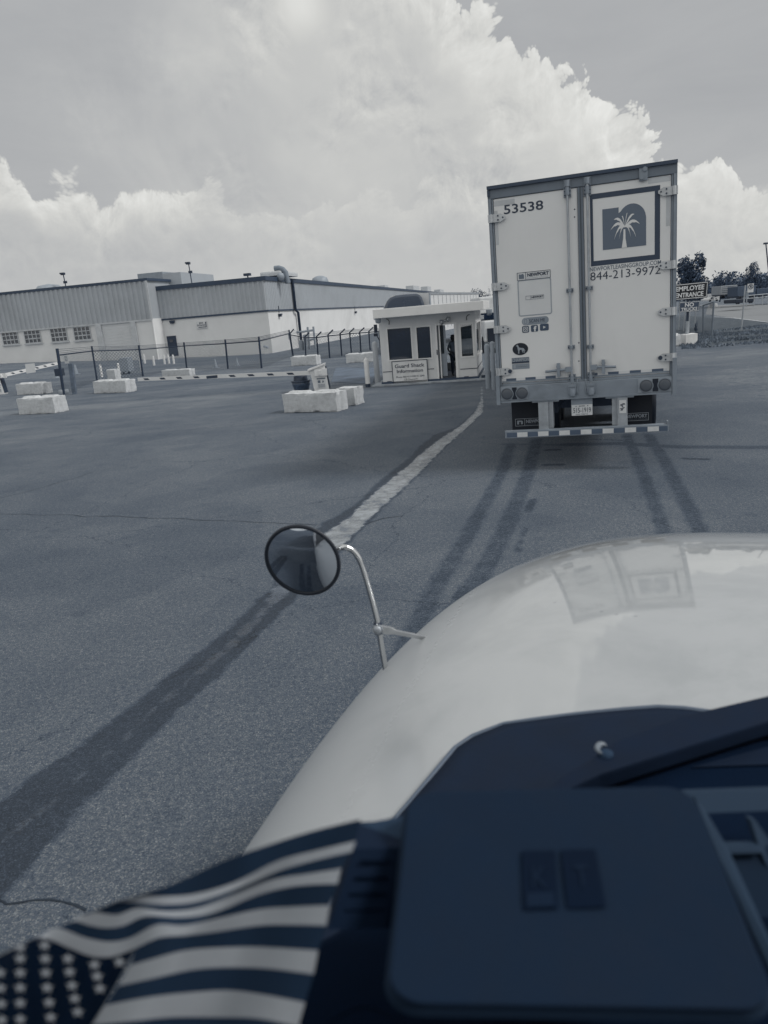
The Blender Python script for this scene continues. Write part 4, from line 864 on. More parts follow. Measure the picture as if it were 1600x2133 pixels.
# its door mirrors reach past the left edge of the shack
a = lk(783, 690, 44); mb = MB(); zt_, zb_ = lk(783, 676, 44).z, lk(783, 693, 44).z
mb.box(a.x-.10, a.x+.10, a.y-.08, a.y, zb_, zt_); mb.box(a.x-.14, a.x+.10, a.y-.08, a.y, zb_-.20, zb_-.04); hd = mb.build('door_mirror', M_black, semi)
mb = MB(); mb.tube([(a.x, a.y, zb_-.1), (a.x+.25, a.y+.4, zb_-.6), (a.x+1.2, 0, zb_-.7)], .03, 6); mb.build('mirror_bracket', M_black, hd)
# second lorry whose nose shows between the shack and the trailer
Y2 = 40.0; q = DY(1016, 700, Y2); b2 = Vector((q.x, Y2, 0)); white = thing('parked_white_truck', 'white truck nose with a dark windscreen between the shack and the big trailer', 'truck', b2, 0)
def l2(px, py): v = DY(px, py, Y2)-b2; return v
x0, x1 = l2(1006, 700).x, l2(1006, 700).x+2.4
zt, zw1, zw0, zh, zg, zbp = (l2(1018, y).z for y in (617, 652, 667, 680, 700, 716))
MB().box(x0, x1, .8, 4.5, .6, zt).build('cab', mat('truck_white', .62, .4), white, bevel=.1)
MB().box(x0+.05, x1-.05, .74, .79, zw0, zw1).build('windscreen', M_glassd, white)
MB().box(x0+.05, x1-.05, -.2, .7, zg-.3, zw0-.02).build('hood', mat('truck_white', .62, .4), white, bevel=.08)
MB().box(x0+.2, x1-.2, -.26, -.21, zbp, zg+.4).build('grille', M_black, white)
MB().box(x0, x1, -.4, -.27, zbp-.2, zbp+.1).build('bumper', M_chrome, white)
mb = MB(); [wheels(x, .5, .45, .45, .3, white) for x in (x0+.2, x1-.2)]
# ------------------------------------------------------------------ right hand side
p = G(1432, 717); k = ppm(p)
sg = thing('employee_sign_post', 'black employee entrance sign over a grey no trucks sign, post set in a white block', 'sign', p, 0)
def ls(px, py): v = DY(px, py, p.y)-p; return v.x, v.z
def sboard(nm, c, mt, rim, words, y):
    (ax, az_), (bx, bz), (cx, cz), (dx, dz) = [ls(*q) for q in c]
    mb = MB(); mb.prism([(ax, y, az_), (bx, y, bz), (cx, y, cz), (dx, y, dz)], (0, .03, 0)); o = mb.build(nm, mt, sg)
    def lerp(u, v): 
        return (ax+(bx-ax)*u)*(1-v)+(dx+(cx-dx)*u)*v, (az_+(bz-az_)*u)*(1-v)+(dz+(cz-dz)*u)*v
    mb = MB(); e0, e1 = .015, .035 if rim < 1 else .02
    for (u0, v0, u1, v1) in ((.02, .03, .98, .07), (.02, .93, .98, .97), (.02, .07, .035, .93), (.965, .07, .98, .93)):
        mb.prism([(lerp(u0, v0)[0], y-.006, lerp(u0, v0)[1]), (lerp(u1, v0)[0], y-.006, lerp(u1, v0)[1]), (lerp(u1, v1)[0], y-.006, lerp(u1, v1)[1]), (lerp(u0, v1)[0], y-.006, lerp(u0, v1)[1])], (0, .004, 0))
    mb.build('border', M_sticker, o)
    for tx, u0, u1, v0, v1 in words:
        tm = text_mesh(tx, 0, 1, 0, 1, 0, bold=.03)
        tm.v = [(lerp(u0+(u1-u0)*x, v1-(v1-v0)*z)[0], y-.008, lerp(u0+(u1-u0)*x, v1-(v1-v0)*z)[1]) for x, _, z in tm.v]
        tm.build('lettering', M_sticker, o, fixn=False)
    return o
M_sgb = mat('black_sign_face', .006, .5); M_sgg = mat('grey_sign_face_dark', .055, .5)
sboard('upper_panel', ((1401, 593.3), (1473.5, 586), (1470.5, 620), (1399, 626)), M_sgb, 0, (('EMPLOYEE', .07, .89, .16, .47), ('ENTRANCE', .07, .88, .57, .87)), -.12)
sboard('lower_panel', ((1412, 630), (1455, 627), (1453, 648), (1411, 651)), M_sgg, 0, (('NO', .28, .72, .10, .50), ('TRUCKS', .10, .90, .56, .90)), -.16)
a = ls(1433, 640); b_ = ls(1432, 669); MB().tube([(b_[0], 0, b_[1]-.05), (a[0], 0, ls(1440, 590)[1])], .06).build('upper_post', M_dark, sg)
MB().tube([(ls(1431, 700)[0], 0, .3), (b_[0], 0, b_[1])], .075).build('lower_post', M_galv, sg)
w0, w1 = ls(1423, 718)[0], ls(1447, 716)[0]; zt = ls(1432, 696)[1]
MB().prism([(w0, -.3, 0), (w1-.14, -.3, 0), (w1, -.3, .16), (w1, -.3, zt+.02), (w0, -.3, zt)], (0, .6, 0)).build('concrete_base', mat('white_block', .74, .7), sg, bevel=.01)
cblock('worn grey concrete block half hidden behind the big trailer, left of the sign', (1396, 722), (1418, 720), 26, 11)
M_gpost = mat('light_fence_post', .42, .6, .2)
fence('chain link fence on light posts behind the employee entrance sign', [(1414, 688, 1416, 648), (1424, 690, 1427, 645), (1435, 693, 1437, 642), (1447, 683, 1449, 640), (1464, 698, 1465, 636)], M_gpost, .03, barb=False, railw=.03)
fence('short fence gate panel ending at the tall leaning grey post', [(1464.5, 698, 1465, 636), (1482, 701, 1487, 629)], mat('mid_fence_post', .16, .6), .05, barb=False, railw=.04)
t = ground_thing('small_shrub', 'dark thin shrub at the foot of the fence beside the employee entrance sign', 'shrub', 1449, 700); k = ppm(t.location)
def leaves(mb, n, c, rad, size, seed=0, clump=9):
    rnd = random.Random(seed); cs = []
    for _ in range(clump):
        while True:
            v = Vector((rnd.uniform(-1, 1), rnd.uniform(-1, 1), rnd.uniform(-1, 1)))
            if v.length <= 1: break
        cs.append((Vector((c[0]+v.x*rad[0]*.72, c[1]+v.y*rad[1]*.72, c[2]+v.z*rad[2]*.72)), rnd.uniform(.22, .45)))
    for _ in range(n):
        cc, rr = cs[rnd.randrange(len(cs))]
        v = Vector((rnd.gauss(0, 1), rnd.gauss(0, 1), rnd.gauss(0, 1))).normalized()*rnd.uniform(.55, 1.0)
        p = cc+Vector((v.x*rad[0], v.y*rad[1], v.z*rad[2]))*rr
        a = Vector((rnd.gauss(0, 1), rnd.gauss(0, 1), rnd.gauss(0, 1))).normalized(); b = a.orthogonal().normalized(); s = size*rnd.uniform(.6, 1.3)
        q = a.cross(b); mb.add([p-b*s, p+q*s*.5, p+b*s, p-q*s*.5], [(0, 1, 2, 3)])
def leafmat(nm, v):
    m = bpy.data.materials.new(nm); m.use_nodes = True; nt = m.node_tree; N = NB(nt); b = nt.nodes['Principled BSDF']; t = nt.nodes.new('ShaderNodeTexCoord')
    c = duo(v); n = N.noise(t.outputs['Object'], .9, 4, .6); k = N.lin(n, .3, .7, .6, 1.5); s = nt.nodes.new('ShaderNodeVectorMath'); s.operation = 'SCALE'; s.inputs[0].default_value = c; nt.links.new(k, s.inputs[3]); nt.links.new(s.outputs[0], b.inputs['Base Color'])
    b.inputs['Roughness'].default_value = .6; b.inputs['Specular IOR Level'].default_value = .3; return m
M_leaf = leafmat('leaves', .075); M_leaf2 = leafmat('far_leaves', .095)
mb = MB(); leaves(mb, 260, (0, 0, 18/k), (4/k, 4/k, 17/k), 1.2/k, 3, 7); mb.build('foliage', M_leaf, t, fixn=False); MB().tube([(0, 0, 0), (.02, 0, 20/k)], .02, 5).build('stem', M_bark, t)
def tree(label, pxb, pyb, wpx, hpx, D, seed, n=1500, mt=None, kind='tree', leaf=.05, group='trees beyond the road'):
    d = ray(pxb, pyb); p = CAM+d*(D/d.y); zb = p.z; p.z = 0
    t = thing('tree', label, 'tree', p, 0, group); k = ppm(p); Wd, Hh = wpx/k/2, zb+hpx/k
    mb = MB(); mb.tube([(0, 0, -.5), (.1, 0, Hh*.35), (-.1, 0, Hh*.8)], [Wd*.07, Wd*.05, Wd*.015], 7)
    rnd = random.Random(seed)
    for _ in range(5):
        a = rnd.uniform(0, 6.28); mb.tube([(0, 0, Hh*.3), (math.cos(a)*Wd*.5, math.sin(a)*Wd*.5, Hh*rnd.uniform(.55, .8))], [Wd*.035, Wd*.01], 5)
    mb.build('trunk', M_bark, t)
    mb = MB(); c0 = Hh*.56; leaves(mb, n, (0, 0, c0), (Wd, Wd, Hh*.46), Wd*leaf*1.6, seed, 26)
    for v in range(0): pass
    mb.build('crown', mt or M_leaf, t, fixn=False); return t
for i, a in enumerate([('large round dark tree behind the employee entrance sign', 1440, 596, 78, 78, 90, 1, 4200), ('low bushy tree just right of the large round tree', 1500, 606, 48, 34, 120, 2, 1500), ('small tree between the low bushy one and the tall one', 1535, 601, 30, 24, 130, 3, 900),
                       ('tall narrow tree rising over the trailers at the right', 1567, 596, 42, 50, 110, 4, 2600), ('tree cut by the right picture edge', 1603, 592, 36, 28, 120, 5, 1000), ('far tree just left of the big trailer', 1019, 622, 22, 24, 150, 7, 900),
                       ('broad far tree over the roof end of the parked trailer', 992, 618, 46, 20, 160, 6, 1500), ('tiny far tree top showing above the warehouse roof', 968, 620, 22, 14, 170, 8, 500)]): tree(*a)
treeline = MB(); rr = random.Random(5)
for i in range(60):
    px = 1440+i*3.2; d = ray(px, 0); d = ray(px, 640-(px-800)*.082-4); pp = CAM+d*(150/d.y); leaves(treeline, 150, (pp.x, 150+rr.uniform(-8, 8), 1.6), (3.2, 3, 2.6+rr.random()*1.5), .34, 50+i, 5)
tag(treeline.build('treeline', M_leaf2, fixn=False), 'continuous low mass of dark trees along the right hand horizon', 'woodland', kind='stuff')
# no parking sign
t = ground_thing('no_parking_sign', 'white no parking sign on a thin pale post on the grass verge', 'sign', 1544, 690); P0 = t.location.copy(); k = ppm(P0)
tp = DY(1553, 594, P0.y)-P0; MB().tube([(0, 0, 0), tp], 1.6/k, 8).build('post', M_galv, t)
c = DY(1562, 600, P0.y)-P0; w, h = 6.2/k, 8.6/k; pn = MB().box(c.x-w, c.x+w, -.09, -.06, c.z-h, c.z+h).build('panel', M_sticker, t)
mb = MB(); ring = []
for i in range(24):
    a = 2*math.pi*i/24; b_ = 2*math.pi*(i+1)/24; r1, r2 = 5.2/k, 4.1/k; cz = c.z+2.6/k
    mb.prism([(c.x+r2*math.cos(a), -.1, cz+r2*math.sin(a)), (c.x+r1*math.cos(a), -.1, cz+r1*math.sin(a)), (c.x+r1*math.cos(b_), -.1, cz+r1*math.sin(b_)), (c.x+r2*math.cos(b_), -.1, cz+r2*math.sin(b_))], (0, .008, 0))
mb.prism([(c.x-3.4/k, -.101, cz+2.6/k), (c.x+2.6/k, -.101, cz-3.4/k), (c.x+3.3/k, -.101, cz-2.7/k), (c.x-2.7/k, -.101, cz+3.3/k)], (0, .008, 0)); mb.build('prohibition_ring', M_ink, pn)
text_mesh('P', c.x-1.6/k, c.x+2/k, cz-2.8/k, cz+2.8/k, -.104, bold=.02).build('lettering', M_ink, pn, fixn=False)
c = DY(1556, 612, P0.y)-P0; MB().box(c.x-2.8/k, c.x+2.8/k, -.05, -.02, c.z-8/k, c.z+6/k).build('lower_plate', M_grey, t)
# leaning thin mast at the right edge
Ym = 60; a = DY(1595.5, 508, Ym); b_ = DY(1609, 640, Ym); P0 = Vector((b_.x, Ym, 0)); t = thing('thin_mast', 'thin leaning mast at the right picture edge', 'mast', P0)
MB().tube([(0, 0, 0), Vector((b_.x, 0, b_.z))-Vector((b_.x, 0, 0)), a-P0], [.07, .06, .045], 7).build('pole', M_dark, t); mb = MB(); q = a-P0; mb.box(q.x-.16, q.x+.12, -.1, .1, q.z-.03, q.z+.1); mb.build('cap', M_dark, t)
# far road traffic: box truck, tank and flat trailers, guard rail
def fitm(px0, px1, pyt, pyb, Y): a = DY(px0, pyb, Y); b = DY(px1, pyt, Y); return a, b
Yf = 95
def farbox(name, label, cat, px0, px1, pyt, pyb, Y, build, group=None):
    a, b_ = fitm(px0, px1, pyt, pyb, Y); P0 = Vector(((a.x+b_.x)/2, Y, 0)); t = thing(name, label, cat, P0, 0, group); build(t, a.x-P0.x, b_.x-P0.x, a.z, b_.z); return t
def b_box(t, x0, x1, z0, z1):
    w = x1-x0; h = z1-z0
    MB().box(x0+w*.48, x1, 0, 2.2, z0+h*.15, z1).build('cargo_box', mat('truck_white', .62, .4), t, bevel=.04)
    mb = MB(); mb.prism([(x0, .1, z0+h*.12), (x0+w*.5, .1, z0+h*.12), (x0+w*.5, .1, z0+h*.62), (x0+w*.3, .1, z0+h*.6), (x0+w*.2, .1, z0+h*.42), (x0, .1, z0+h*.36)], (0, 2, 0)); mb.build('cab', mat('truck_white', .62, .4), t, bevel=.04)
    MB().box(x0+w*.26, x0+w*.42, .05, .09, z0+h*.38, z0+h*.56).build('window', M_glassd, t)
    [MB().lathe([(h*.02, -.1), (h*.13, -.1), (h*.13, .1), (h*.02, .1)], (x0+w*f, .1, z0+h*.13), 14, 'y').build('wheel', M_black, t) for f in (.2, .78)]
    mb = MB(); mb.prism([(x0+w*.55, -.02, z0+h*.55), (x0+w*.9, -.02, z0+h*.68), (x0+w*.92, -.02, z0+h*.84), (x0+w*.6, -.02, z0+h*.8)], (0, .012, 0)); mb.box(x0+w*.65, x0+w*.75, -.02, -.008, z0+h*.3, z0+h*.42); mb.build('side_marking', M_dark, t)
farbox('small_box_truck', 'small white box truck on the far road beyond the sign', 'truck', 1475, 1499.5, 611, 629, 95, b_box)
def b_tr(mt, stripes=True):
    def f(t, x0, x1, z0, z1):
        w = x1-x0; h = z1-z0; MB().box(x0, x1, 0, 2.5, z0+h*.3, z1).build('trailer_body', mt, t, bevel=.03)
        if stripes:
            mb = MB(); [mb.box(x0+.1, x1-.1, -.03, -.005, z0+h*(.45+.15*i), z0+h*(.48+.15*i)) for i in range(4)]; mb.build('side_stripe', M_dark, t)
        [MB().lathe([(h*.03, -.12), (h*.14, -.12), (h*.14, .12), (h*.03, .12)], (x0+w*q, .1, z0+h*.14), 14, 'y').build('wheel', M_black, t) for q in (.1, .2, .8, .9)]
        MB().box(x0+w*.02, x1-w*.02, .1, 2.4, z0+h*.2, z0+h*.3).build('chassis', M_dark, t)
    return f
farbox('parked_trailer', 'pale stack loaded trailer parked before the dark trailers', 'trailer', 1501, 1536, 593, 622, 90, b_tr(mat('pale_load', .40, .6)))
farbox('parked_trailer', 'dark grey box trailer behind the no parking sign', 'trailer', 1536, 1575, 594, 626, 86, b_tr(mat('dark_trailer', .085, .6, dirt=.3), False))
farbox('parked_trailer', 'long dark trailer running out of the right picture edge', 'trailer', 1575.5, 1660, 595, 622, 86, b_tr(mat('dark_trailer2', .07, .6, dirt=.3), False))
farbox('low_dark_trailer', 'low black flat trailer standing on the verge beyond the no parking sign', 'trailer', 1532, 1571, 621, 634, 74, b_tr(mat('black_trailer', .02, .6), False))
P0 = DY(1556, 636, 66); P0.z = 0; t = thing('guard_rail', 'pale guard rail along the road at the right edge', 'guard rail', P0)
mb = MB(); r0 = [DY(x, y, 62) for x, y in ((1556, 616), (1600, 612), (1660, 607))]; r1 = [DY(x, y, 62) for x, y in ((1556, 622), (1600, 618), (1660, 613))]
for r_ in (r0, r1): MB().tube([v-P0 for v in r_], .035, 6).build('rail', M_galv, t)
for v in (r0[0], r0[0].lerp(r0[1], .35), r0[0].lerp(r0[1], .75), r0[1], r0[1].lerp(r0[2], .3)):
    MB().tube([Vector((v.x, v.y, v.z-.9))-P0, v-P0], .035, 6).build('post', M_galv, t)
cblock('small far concrete block beside the road behind the fence post', (1486, 640), (1495, 639), 8, 12, key=False)
# tufts of grass on the verge
mb = MB(); rr = random.Random(9)
va = [G(1400, 700), G(1640, 672), G(1640, 712), G(1420, 728)]
for i in range(9000):
    u, v = rr.random(), rr.random(); p = va[0].lerp(va[1], u).lerp(va[3].lerp(va[2], u), v**1.0)
    if noise.noise(Vector((p.x*.35, p.y*.35, 3))) < -.05+rr.uniform(-.15, .15): continue
    h = rr.uniform(.04, .13); a = rr.uniform(0, 3.14); w = rr.uniform(.02, .05); d = Vector((math.cos(a)*w, math.sin(a)*w, 0)); le = Vector((rr.uniform(-.05, .05), rr.uniform(-.05, .05), h))
    mb.add([p-d, p+d, p+le], [(0, 1, 2)])
tag(mb.build('verge_grass', leafmat('verge_grass_blades', .15), fixn=False), 'dry short grass on the verge by the employee entrance sign', 'grass', kind='stuff')
# ------------------------------------------------------------------ box trailer ahead
TX, TY, TYAW, TROL, TPIT = 3.133, 10.989, -.3065, -.0136, -.005
trl = thing('box_trailer', 'tall white box trailer seen from behind, waiting at the gate', 'trailer', (TX, TY, 0), TYAW); trl.rotation_euler = (TPIT, TROL, TYAW)
MT = trl.rotation_euler.to_matrix()
T0 = Vector((TX, TY, 0)); tlx, tly, tlz = MT @ Vector((1, 0, 0)), MT @ Vector((0, 1, 0)), MT @ Vector((0, 0, 1))
def tp(px, py, off=0.0):
    p = onplane(px, py, T0-tly*off, tly)-T0; return p.dot(tlx), p.dot(tlz)
HT = 4.11; W2 = 1.28; ZB = 1.05; ZS = 1.33
mb = MB(); mb.box(-W2+.01, W2-.01, .12, 15.9, ZB+.12, HT-.03); body = mb.build('box_body', M_white, trl)
mb = MB(); mb.box(-W2, W2, -.02, .12, HT-.13, HT); mb.box(-W2, W2, -.05, .5, HT-.0, HT+.03); mb.build('header', mat('header_grey', .17, .5, dirt=.2), trl, bevel=.008)
mb = MB(); mb.box(-W2-.0, -W2+.035, -.04, -.02, HT-.10, HT-.01); mb.box(-W2, W2, -.06, -.045, HT-.005, HT+.04); mb.build('header_lip', mat('dark_header_lip', .05, .5), trl)
for s in (-1, 1):
    mb = MB()
    for a, b_, d in ((1.205, 1.228, -.005), (1.232, 1.266, -.03), (1.268, 1.28, .0)): mb.box(min(s*a, s*b_), max(s*a, s*b_), d, .12, ZB+.02, HT-.13)
    mb.build('corner_post', M_rail, trl)
# doors
DZ0, DZ1 = ZS, HT-.135
xg = tp(1213, 600)[0]
for s, a, b_ in ((-1, -1.2, xg-.04), (1, xg+.04, 1.2)):
    d = MB().box(a, b_, .0, .1, DZ0, DZ1).build('door', M_trl, trl, bevel=.008)
    mb = MB(); mb.box(a+.003, b_-.003, -.006, -.001, DZ0+.01, DZ0+.035); mb.build('lower_seal', M_rail, d)
mb = MB(); mb.box(xg-.037, xg-.008, -.025, .1, DZ0, DZ1); mb.box(xg+.008, xg+.037, -.02, .1, DZ0, DZ1); mb.box(xg-.008, xg+.008, .0, .1, DZ0, DZ1); mb.build('centre_seal', mat('dark_seal', .16, .5), trl)
mb = MB(); mb.box(-1.2, 1.2, -.015, .1, ZS-.035, ZS-.002); mb.build('door_sill', M_rail, trl)
# rear frame
mb = MB(); mb.box(-W2+.052, W2-.052, -.07, .12, ZB, ZS-.037); fr = mb.build('rear_frame', M_rail, trl, bevel=.01)
mb = MB(); mb.box(-W2-.008, -W2+.05, -.10, .12, ZB-.03, ZS+.13); mb.box(W2-.05, W2+.008, -.10, .12, ZB-.03, ZS+.22); mb.box(-W2+.052, W2-.052, -.085, -.07, ZB-.005, ZB+.02); mb.build('frame_edge', M_rail, trl)
for side, xa, xb in ((-1, 1036, 1100.5), (1, 1329, 1401)):
    a = tp(xa, 830)[0]; b_ = tp(xb, 812)[0]; a, b_ = max(a, -W2+.055), min(b_, W2-.055); zc = (ZB+ZS-.03)/2; w = b_-a
    lb = MB().box(a, b_, -.082, -.07, ZB+.03, ZS-.05).build('lamp_panel', mat('lamp_panel_steel', .30, .5), trl)
    MB().box(a+w*.43, a+w*.60, -.09, -.083, ZB+.04, ZS-.06).build('centre_plate', M_black, lb)
    for f in (.24, .79):
        lm = MB().lathe([(.0, -.098), (.05, -.097), (.082, -.092), (.086, -.083)], (a+w*f, 0, zc), 24, 'y').build('tail_lamp', M_lens, lb)
        MB().lathe([(.088, -.083), (.088, -.096), (.098, -.094), (.102, -.083)], (a+w*f, 0, zc), 24, 'y').build('bezel', M_rail, lm)
# hinges
hz = {-1: [(1034, 455), (1040, 597), (1042, 686), (1045, 774)], 1: [(1396, 398), (1392, 552), (1389, 649), (1387, 744)]}
for s in (-1, 1):
    for i, (px, py) in enumerate(hz[s]):
        z = tp(px, py)[1]; h = .055
        mb = MB(); mb.box(min(s*1.10, s*1.285), max(s*1.10, s*1.285), -.045, -.03, z-h, z+h)
        o = mb; mb.prism([(s*1.035, -.045, z-h*.3), (s*1.10, -.045, z-h), (s*1.10, -.045, z+h), (s*1.035, -.045, z+h*.3)][::s], (0, .02, 0))
        mb.tube([(s*1.235, -.05, z-h), (s*1.235, -.05, z+h)], .024, 8)
        hg = mb.build('hinge', M_hinge, trl)
        [MB().lathe([(.012 if i < 3 or dx_ > .05 else .03, -.056), (.010 if i < 3 or dx_ > .05 else .03, -.044)], (s*(1.05+dx_), 0, z+dz_), 8, 'y').build('bolt', M_dark, hg) for dx_, dz_ in ((.02, 0), (.09, h*.5), (.09, -h*.5))]
# lock rods
for s, (pa, pb) in ((-1, ((1183.5, 382), (1190, 808))), (1, ((1226.5, 376), (1228, 803)))):
    a = tp(*pa, .05); b_ = tp(*pb, .05); x = (a[0]+b_[0])/2
    rod = MB().tube([(x, -.055, ZB+.10), (x, -.055, HT-.03)], .017, 10).build('lock_rod', M_galv, trl)
    for py in ((399, 605, 723, 790) if s < 0 else (396, 600, 722, 786)):
        z = tp(1185 if s < 0 else 1227, py)[1]
        big = py < 410 or py > 780
        mb = MB(); mb.box(x-.05, x+.05, -.04, -.001, z-(.075 if big else .028), z+(.075 if big else .028)); mb.lathe([(.028, -.05 if big else -.02), (.028, .05 if big else .02)], (x, -.055, z), 12)
        mb.build('rod_bracket', M_rail, rod)
        [MB().lathe([(.009, -.05), (.007, -.041)], (x+dx_, 0, z+dz_), 8, 'y').build('bolt', M_dark, rod) for dx_ in (-.037, .037) for dz_ in ((-.05, 0, .05) if big else (0,))]
    mb = MB(); z = ZB+.12; mb.box(x-.06, x+.06, -.10, -.07, z-.05, z+.06); mb.lathe([(.04, -.05), (.045, 0), (.04, .05)], (x, -.11, z-.02), 12); mb.box(x-.05, x+.05, -.12, -.10, z+.06, z+.09); mb.build('cam_keeper', M_rail, rod)
    mb = MB(); z = HT-.07; mb.box(x-.045, x+.045, -.05, -.021, z-.05, z+.05); mb.lathe([(.03, -.04), (.03, .04)], (x, -.062, z), 12); mb.build('cam_keeper', M_rail, rod)
    # chain of the anti-rack lock
    xc = x+(.075 if s < 0 else -.075)
    MB().tube([(xc, -.06, ZB+.28), (xc+.012, -.085, ZB+.2), (xc-.005, -.09, ZB+.12), (xc+.01, -.085, ZB+.06)], .009, 5).build('chain', M_rail, rod)
    # handle
    hp = tp(1164, 770) if s < 0 else tp(1257, 763); x_out = tp(1137, 775)[0] if s < 0 else tp(1283, 763)[0]; z = hp[1]
    mb = MB(); mb.tube([(x, -.07, z+.005), (hp[0], -.075, z), (x_out, -.07, z-.012)], .019, 8); mb.box(min(x, x+s*.09), max(x, x+s*.09), -.09, -.02, z-.035, z+.035); hn = mb.build('handle', M_rail, trl)
    mb = MB(); mb.box(hp[0]-.022, hp[0]+.022, -.095, -.001, z-.10, z+.10); mb.lathe([(.03, -.10), (.03, -.06)], (hp[0], 0, z+.055), 10, 'y'); mb.build('handle_catch', M_rail, hn)
# header bracket
a = tp(1340, 362); mb = MB(); mb.box(a[0]-.055, a[0]+.055, -.05, -.02, a[1]-.09, a[1]+.10); mb.lathe([(.03, -.07), (.03, -.05)], (a[0]-.02, 0, a[1]-.05), 10, 'y'); mb.lathe([(.03, -.07), (.03, -.05)], (a[0]+.02, 0, a[1]+.05), 10, 'y'); mb.build('header_bracket', M_rail, trl)
# bumper guard
BZ0, BZ1 = .507, .60; bxa, bxb = -1.176, 1.176
bp = MB().box(bxa, bxb, -.17, -.07, BZ0, BZ1+.02).build('bumper', M_rail, trl, bevel=.008)
MB().box(bxb-.02, bxb+.0, -.171, -.06, BZ1+.02, BZ1+.06).build('bumper_lip', M_rail, bp)
n = 15; w = (bxb-bxa)/n
for par, mt in ((0, M_tape_d), (1, M_tape_l)):
    [MB().box(bxa+.03+i*w, min(bxb-.01, bxa+.03+(i+1)*w-.002), -.174, -.171, BZ0+.016, BZ1-.008).build('reflective_tape', mt, bp) for i in range(n) if i % 2 == par]
for s, xa, xb in ((-1, 1123, 1153), (1, 1275, 1307)):
    a, b_ = tp(xa, 860)[0], tp(xb, 860)[0]; w = b_-a
    mb = MB()
    mb.box(a+(0 if s < 0 else w*.35), a+(w*.68 if s < 0 else w), -.10, -.06, BZ1+.02, ZB-.03); mb.box(a+(w*.68 if s < 0 else 0), a+(w if s < 0 else w*.35), -.05, .2, BZ1+.02, ZB-.03)
    bs = mb.build('bumper_support', M_galv, trl); MB().box(a-.09, b_+.09, -.07, .2, ZB-.03, ZB-.006).build('top_flange', M_rail, bs)
    if s > 0: 
        q = MB().box(a+w*.47, a+w*.92, -.106, -.101, .80, .99).build('inspection_label', M_sticker, bs)
        mb = MB(); rr = random.Random(4); [mb.box(a+w*.5+rr.random()*w*.2, a+w*.68+rr.random()*w*.18, -.109, -.107, .84+i*.012, .849+i*.012) for i in range(9)]; mb.build('print', M_ink, q)
# mud flaps
for s, xa, xb in ((-1, 1066.5, 1152), (1, 1277, 1358.5)):
    a, b_ = tp(xa, 870, -.4)[0], tp(xb, 870, -.4)[0]
    fl = MB().box(a, b_, .4, .42, .50, ZB-.02).build('mud_flap', mat('mud_flap_rubber', .009, .6), trl)
    x0 = a+.05 if s < 0 else b_-.05-.50; x1 = x0+.50; z0, z1 = .60, .72
    mb = MB(); e = .007
    for q in ((x0, x1, z0, z0+e), (x0, x1, z1-e, z1), (x0, x0+e, z0, z1), (x1-e, x1, z0, z1), (x0+.145, x0+.145+e, z0, z1)): mb.box(q[0], q[1], .394, .398, q[2], q[3])
    mb.build('flap_logo', M_ink3, fl)
    text_mesh('NEWPORT', x0+.17, x1-.02, z0+.045, z1-.02, .393, bold=.04).build('lettering', M_ink3, fl, fixn=False)
    text_mesh('LEASING GROUP', x0+.17, x1-.02, z0+.018, z0+.034, .393).build('lettering', M_ink2, fl, fixn=False)
    mb = MB(); mb.prism([(x0+.03, .393, z0+.03), (x0+.06, .393, z0+.03), (x0+.06, .393, z0+.07), (x0+.09, .393, z0+.07), (x0+.09, .393, z0+.03), (x0+.12, .393, z0+.03), (x0+.12, .393, z1-.04), (x0+.10, .393, z1-.03), (x0+.03, .393, z1-.03)], (0, .003, 0)); mb.build('emblem', M_ink3, fl)
# running gear in the dark
for y in (3.5, 4.8, 12.6, 11.4, 16.8):
    for x in (-1.05, -.72, .72, 1.05): wheels(x, y, .52, .52, .29, trl)
for y in (3.5, 4.8): MB().tube([(-1, y, .52), (1, y, .52)], .07).build('axle', M_dark, trl)
mb = MB(); mb.box(-.5, -.4, .3, 15, .8, ZB+.12); mb.box(.4, .5, .3, 15, .8, ZB+.12); mb.box(-.6, .6, 2.3, 2.5, .6, ZB); mb.build('subframe', M_dark, trl)
MB().box(-1.1, 1.1, 15.9, 18.5, .9, 3.7).build('tractor_body', M_dark, trl)
# licence plate
a, b_ = tp(1191, 845)[0], tp(1234, 845)[0]; zc = .90
pb = MB().box(a-.005, b_+.005, -.04, -.03, .80, ZB-.0).build('plate_bracket', M_rail, trl)
lp = MB().box(a, b_, -.052, -.042, .79, .95).build('licence_plate', mat('plate_white', .60, .5), pb)
w = b_-a
text_mesh('515-1919', a+w*.08, b_-w*.07, .83, .905, -.055, bold=.0).build('lettering', M_ink, lp, fixn=False)
text_mesh('MAINE', a+w*.36, b_-w*.36, .922, .938, -.055, bold=.02).build('lettering', M_ink, lp, fixn=False)
text_mesh('LONG TERM TLR.', a+w*.2, b_-w*.2, .80, .815, -.055, bold=.01).build('lettering', M_ink, lp, fixn=False)
mb = MB(); [mb.lathe([(.007, -.056), (.006, -.053)], (x, 0, .93), 8, 'y') for x in (a+w*.22, b_-w*.22)]; mb.build('bolt', M_dark, lp)
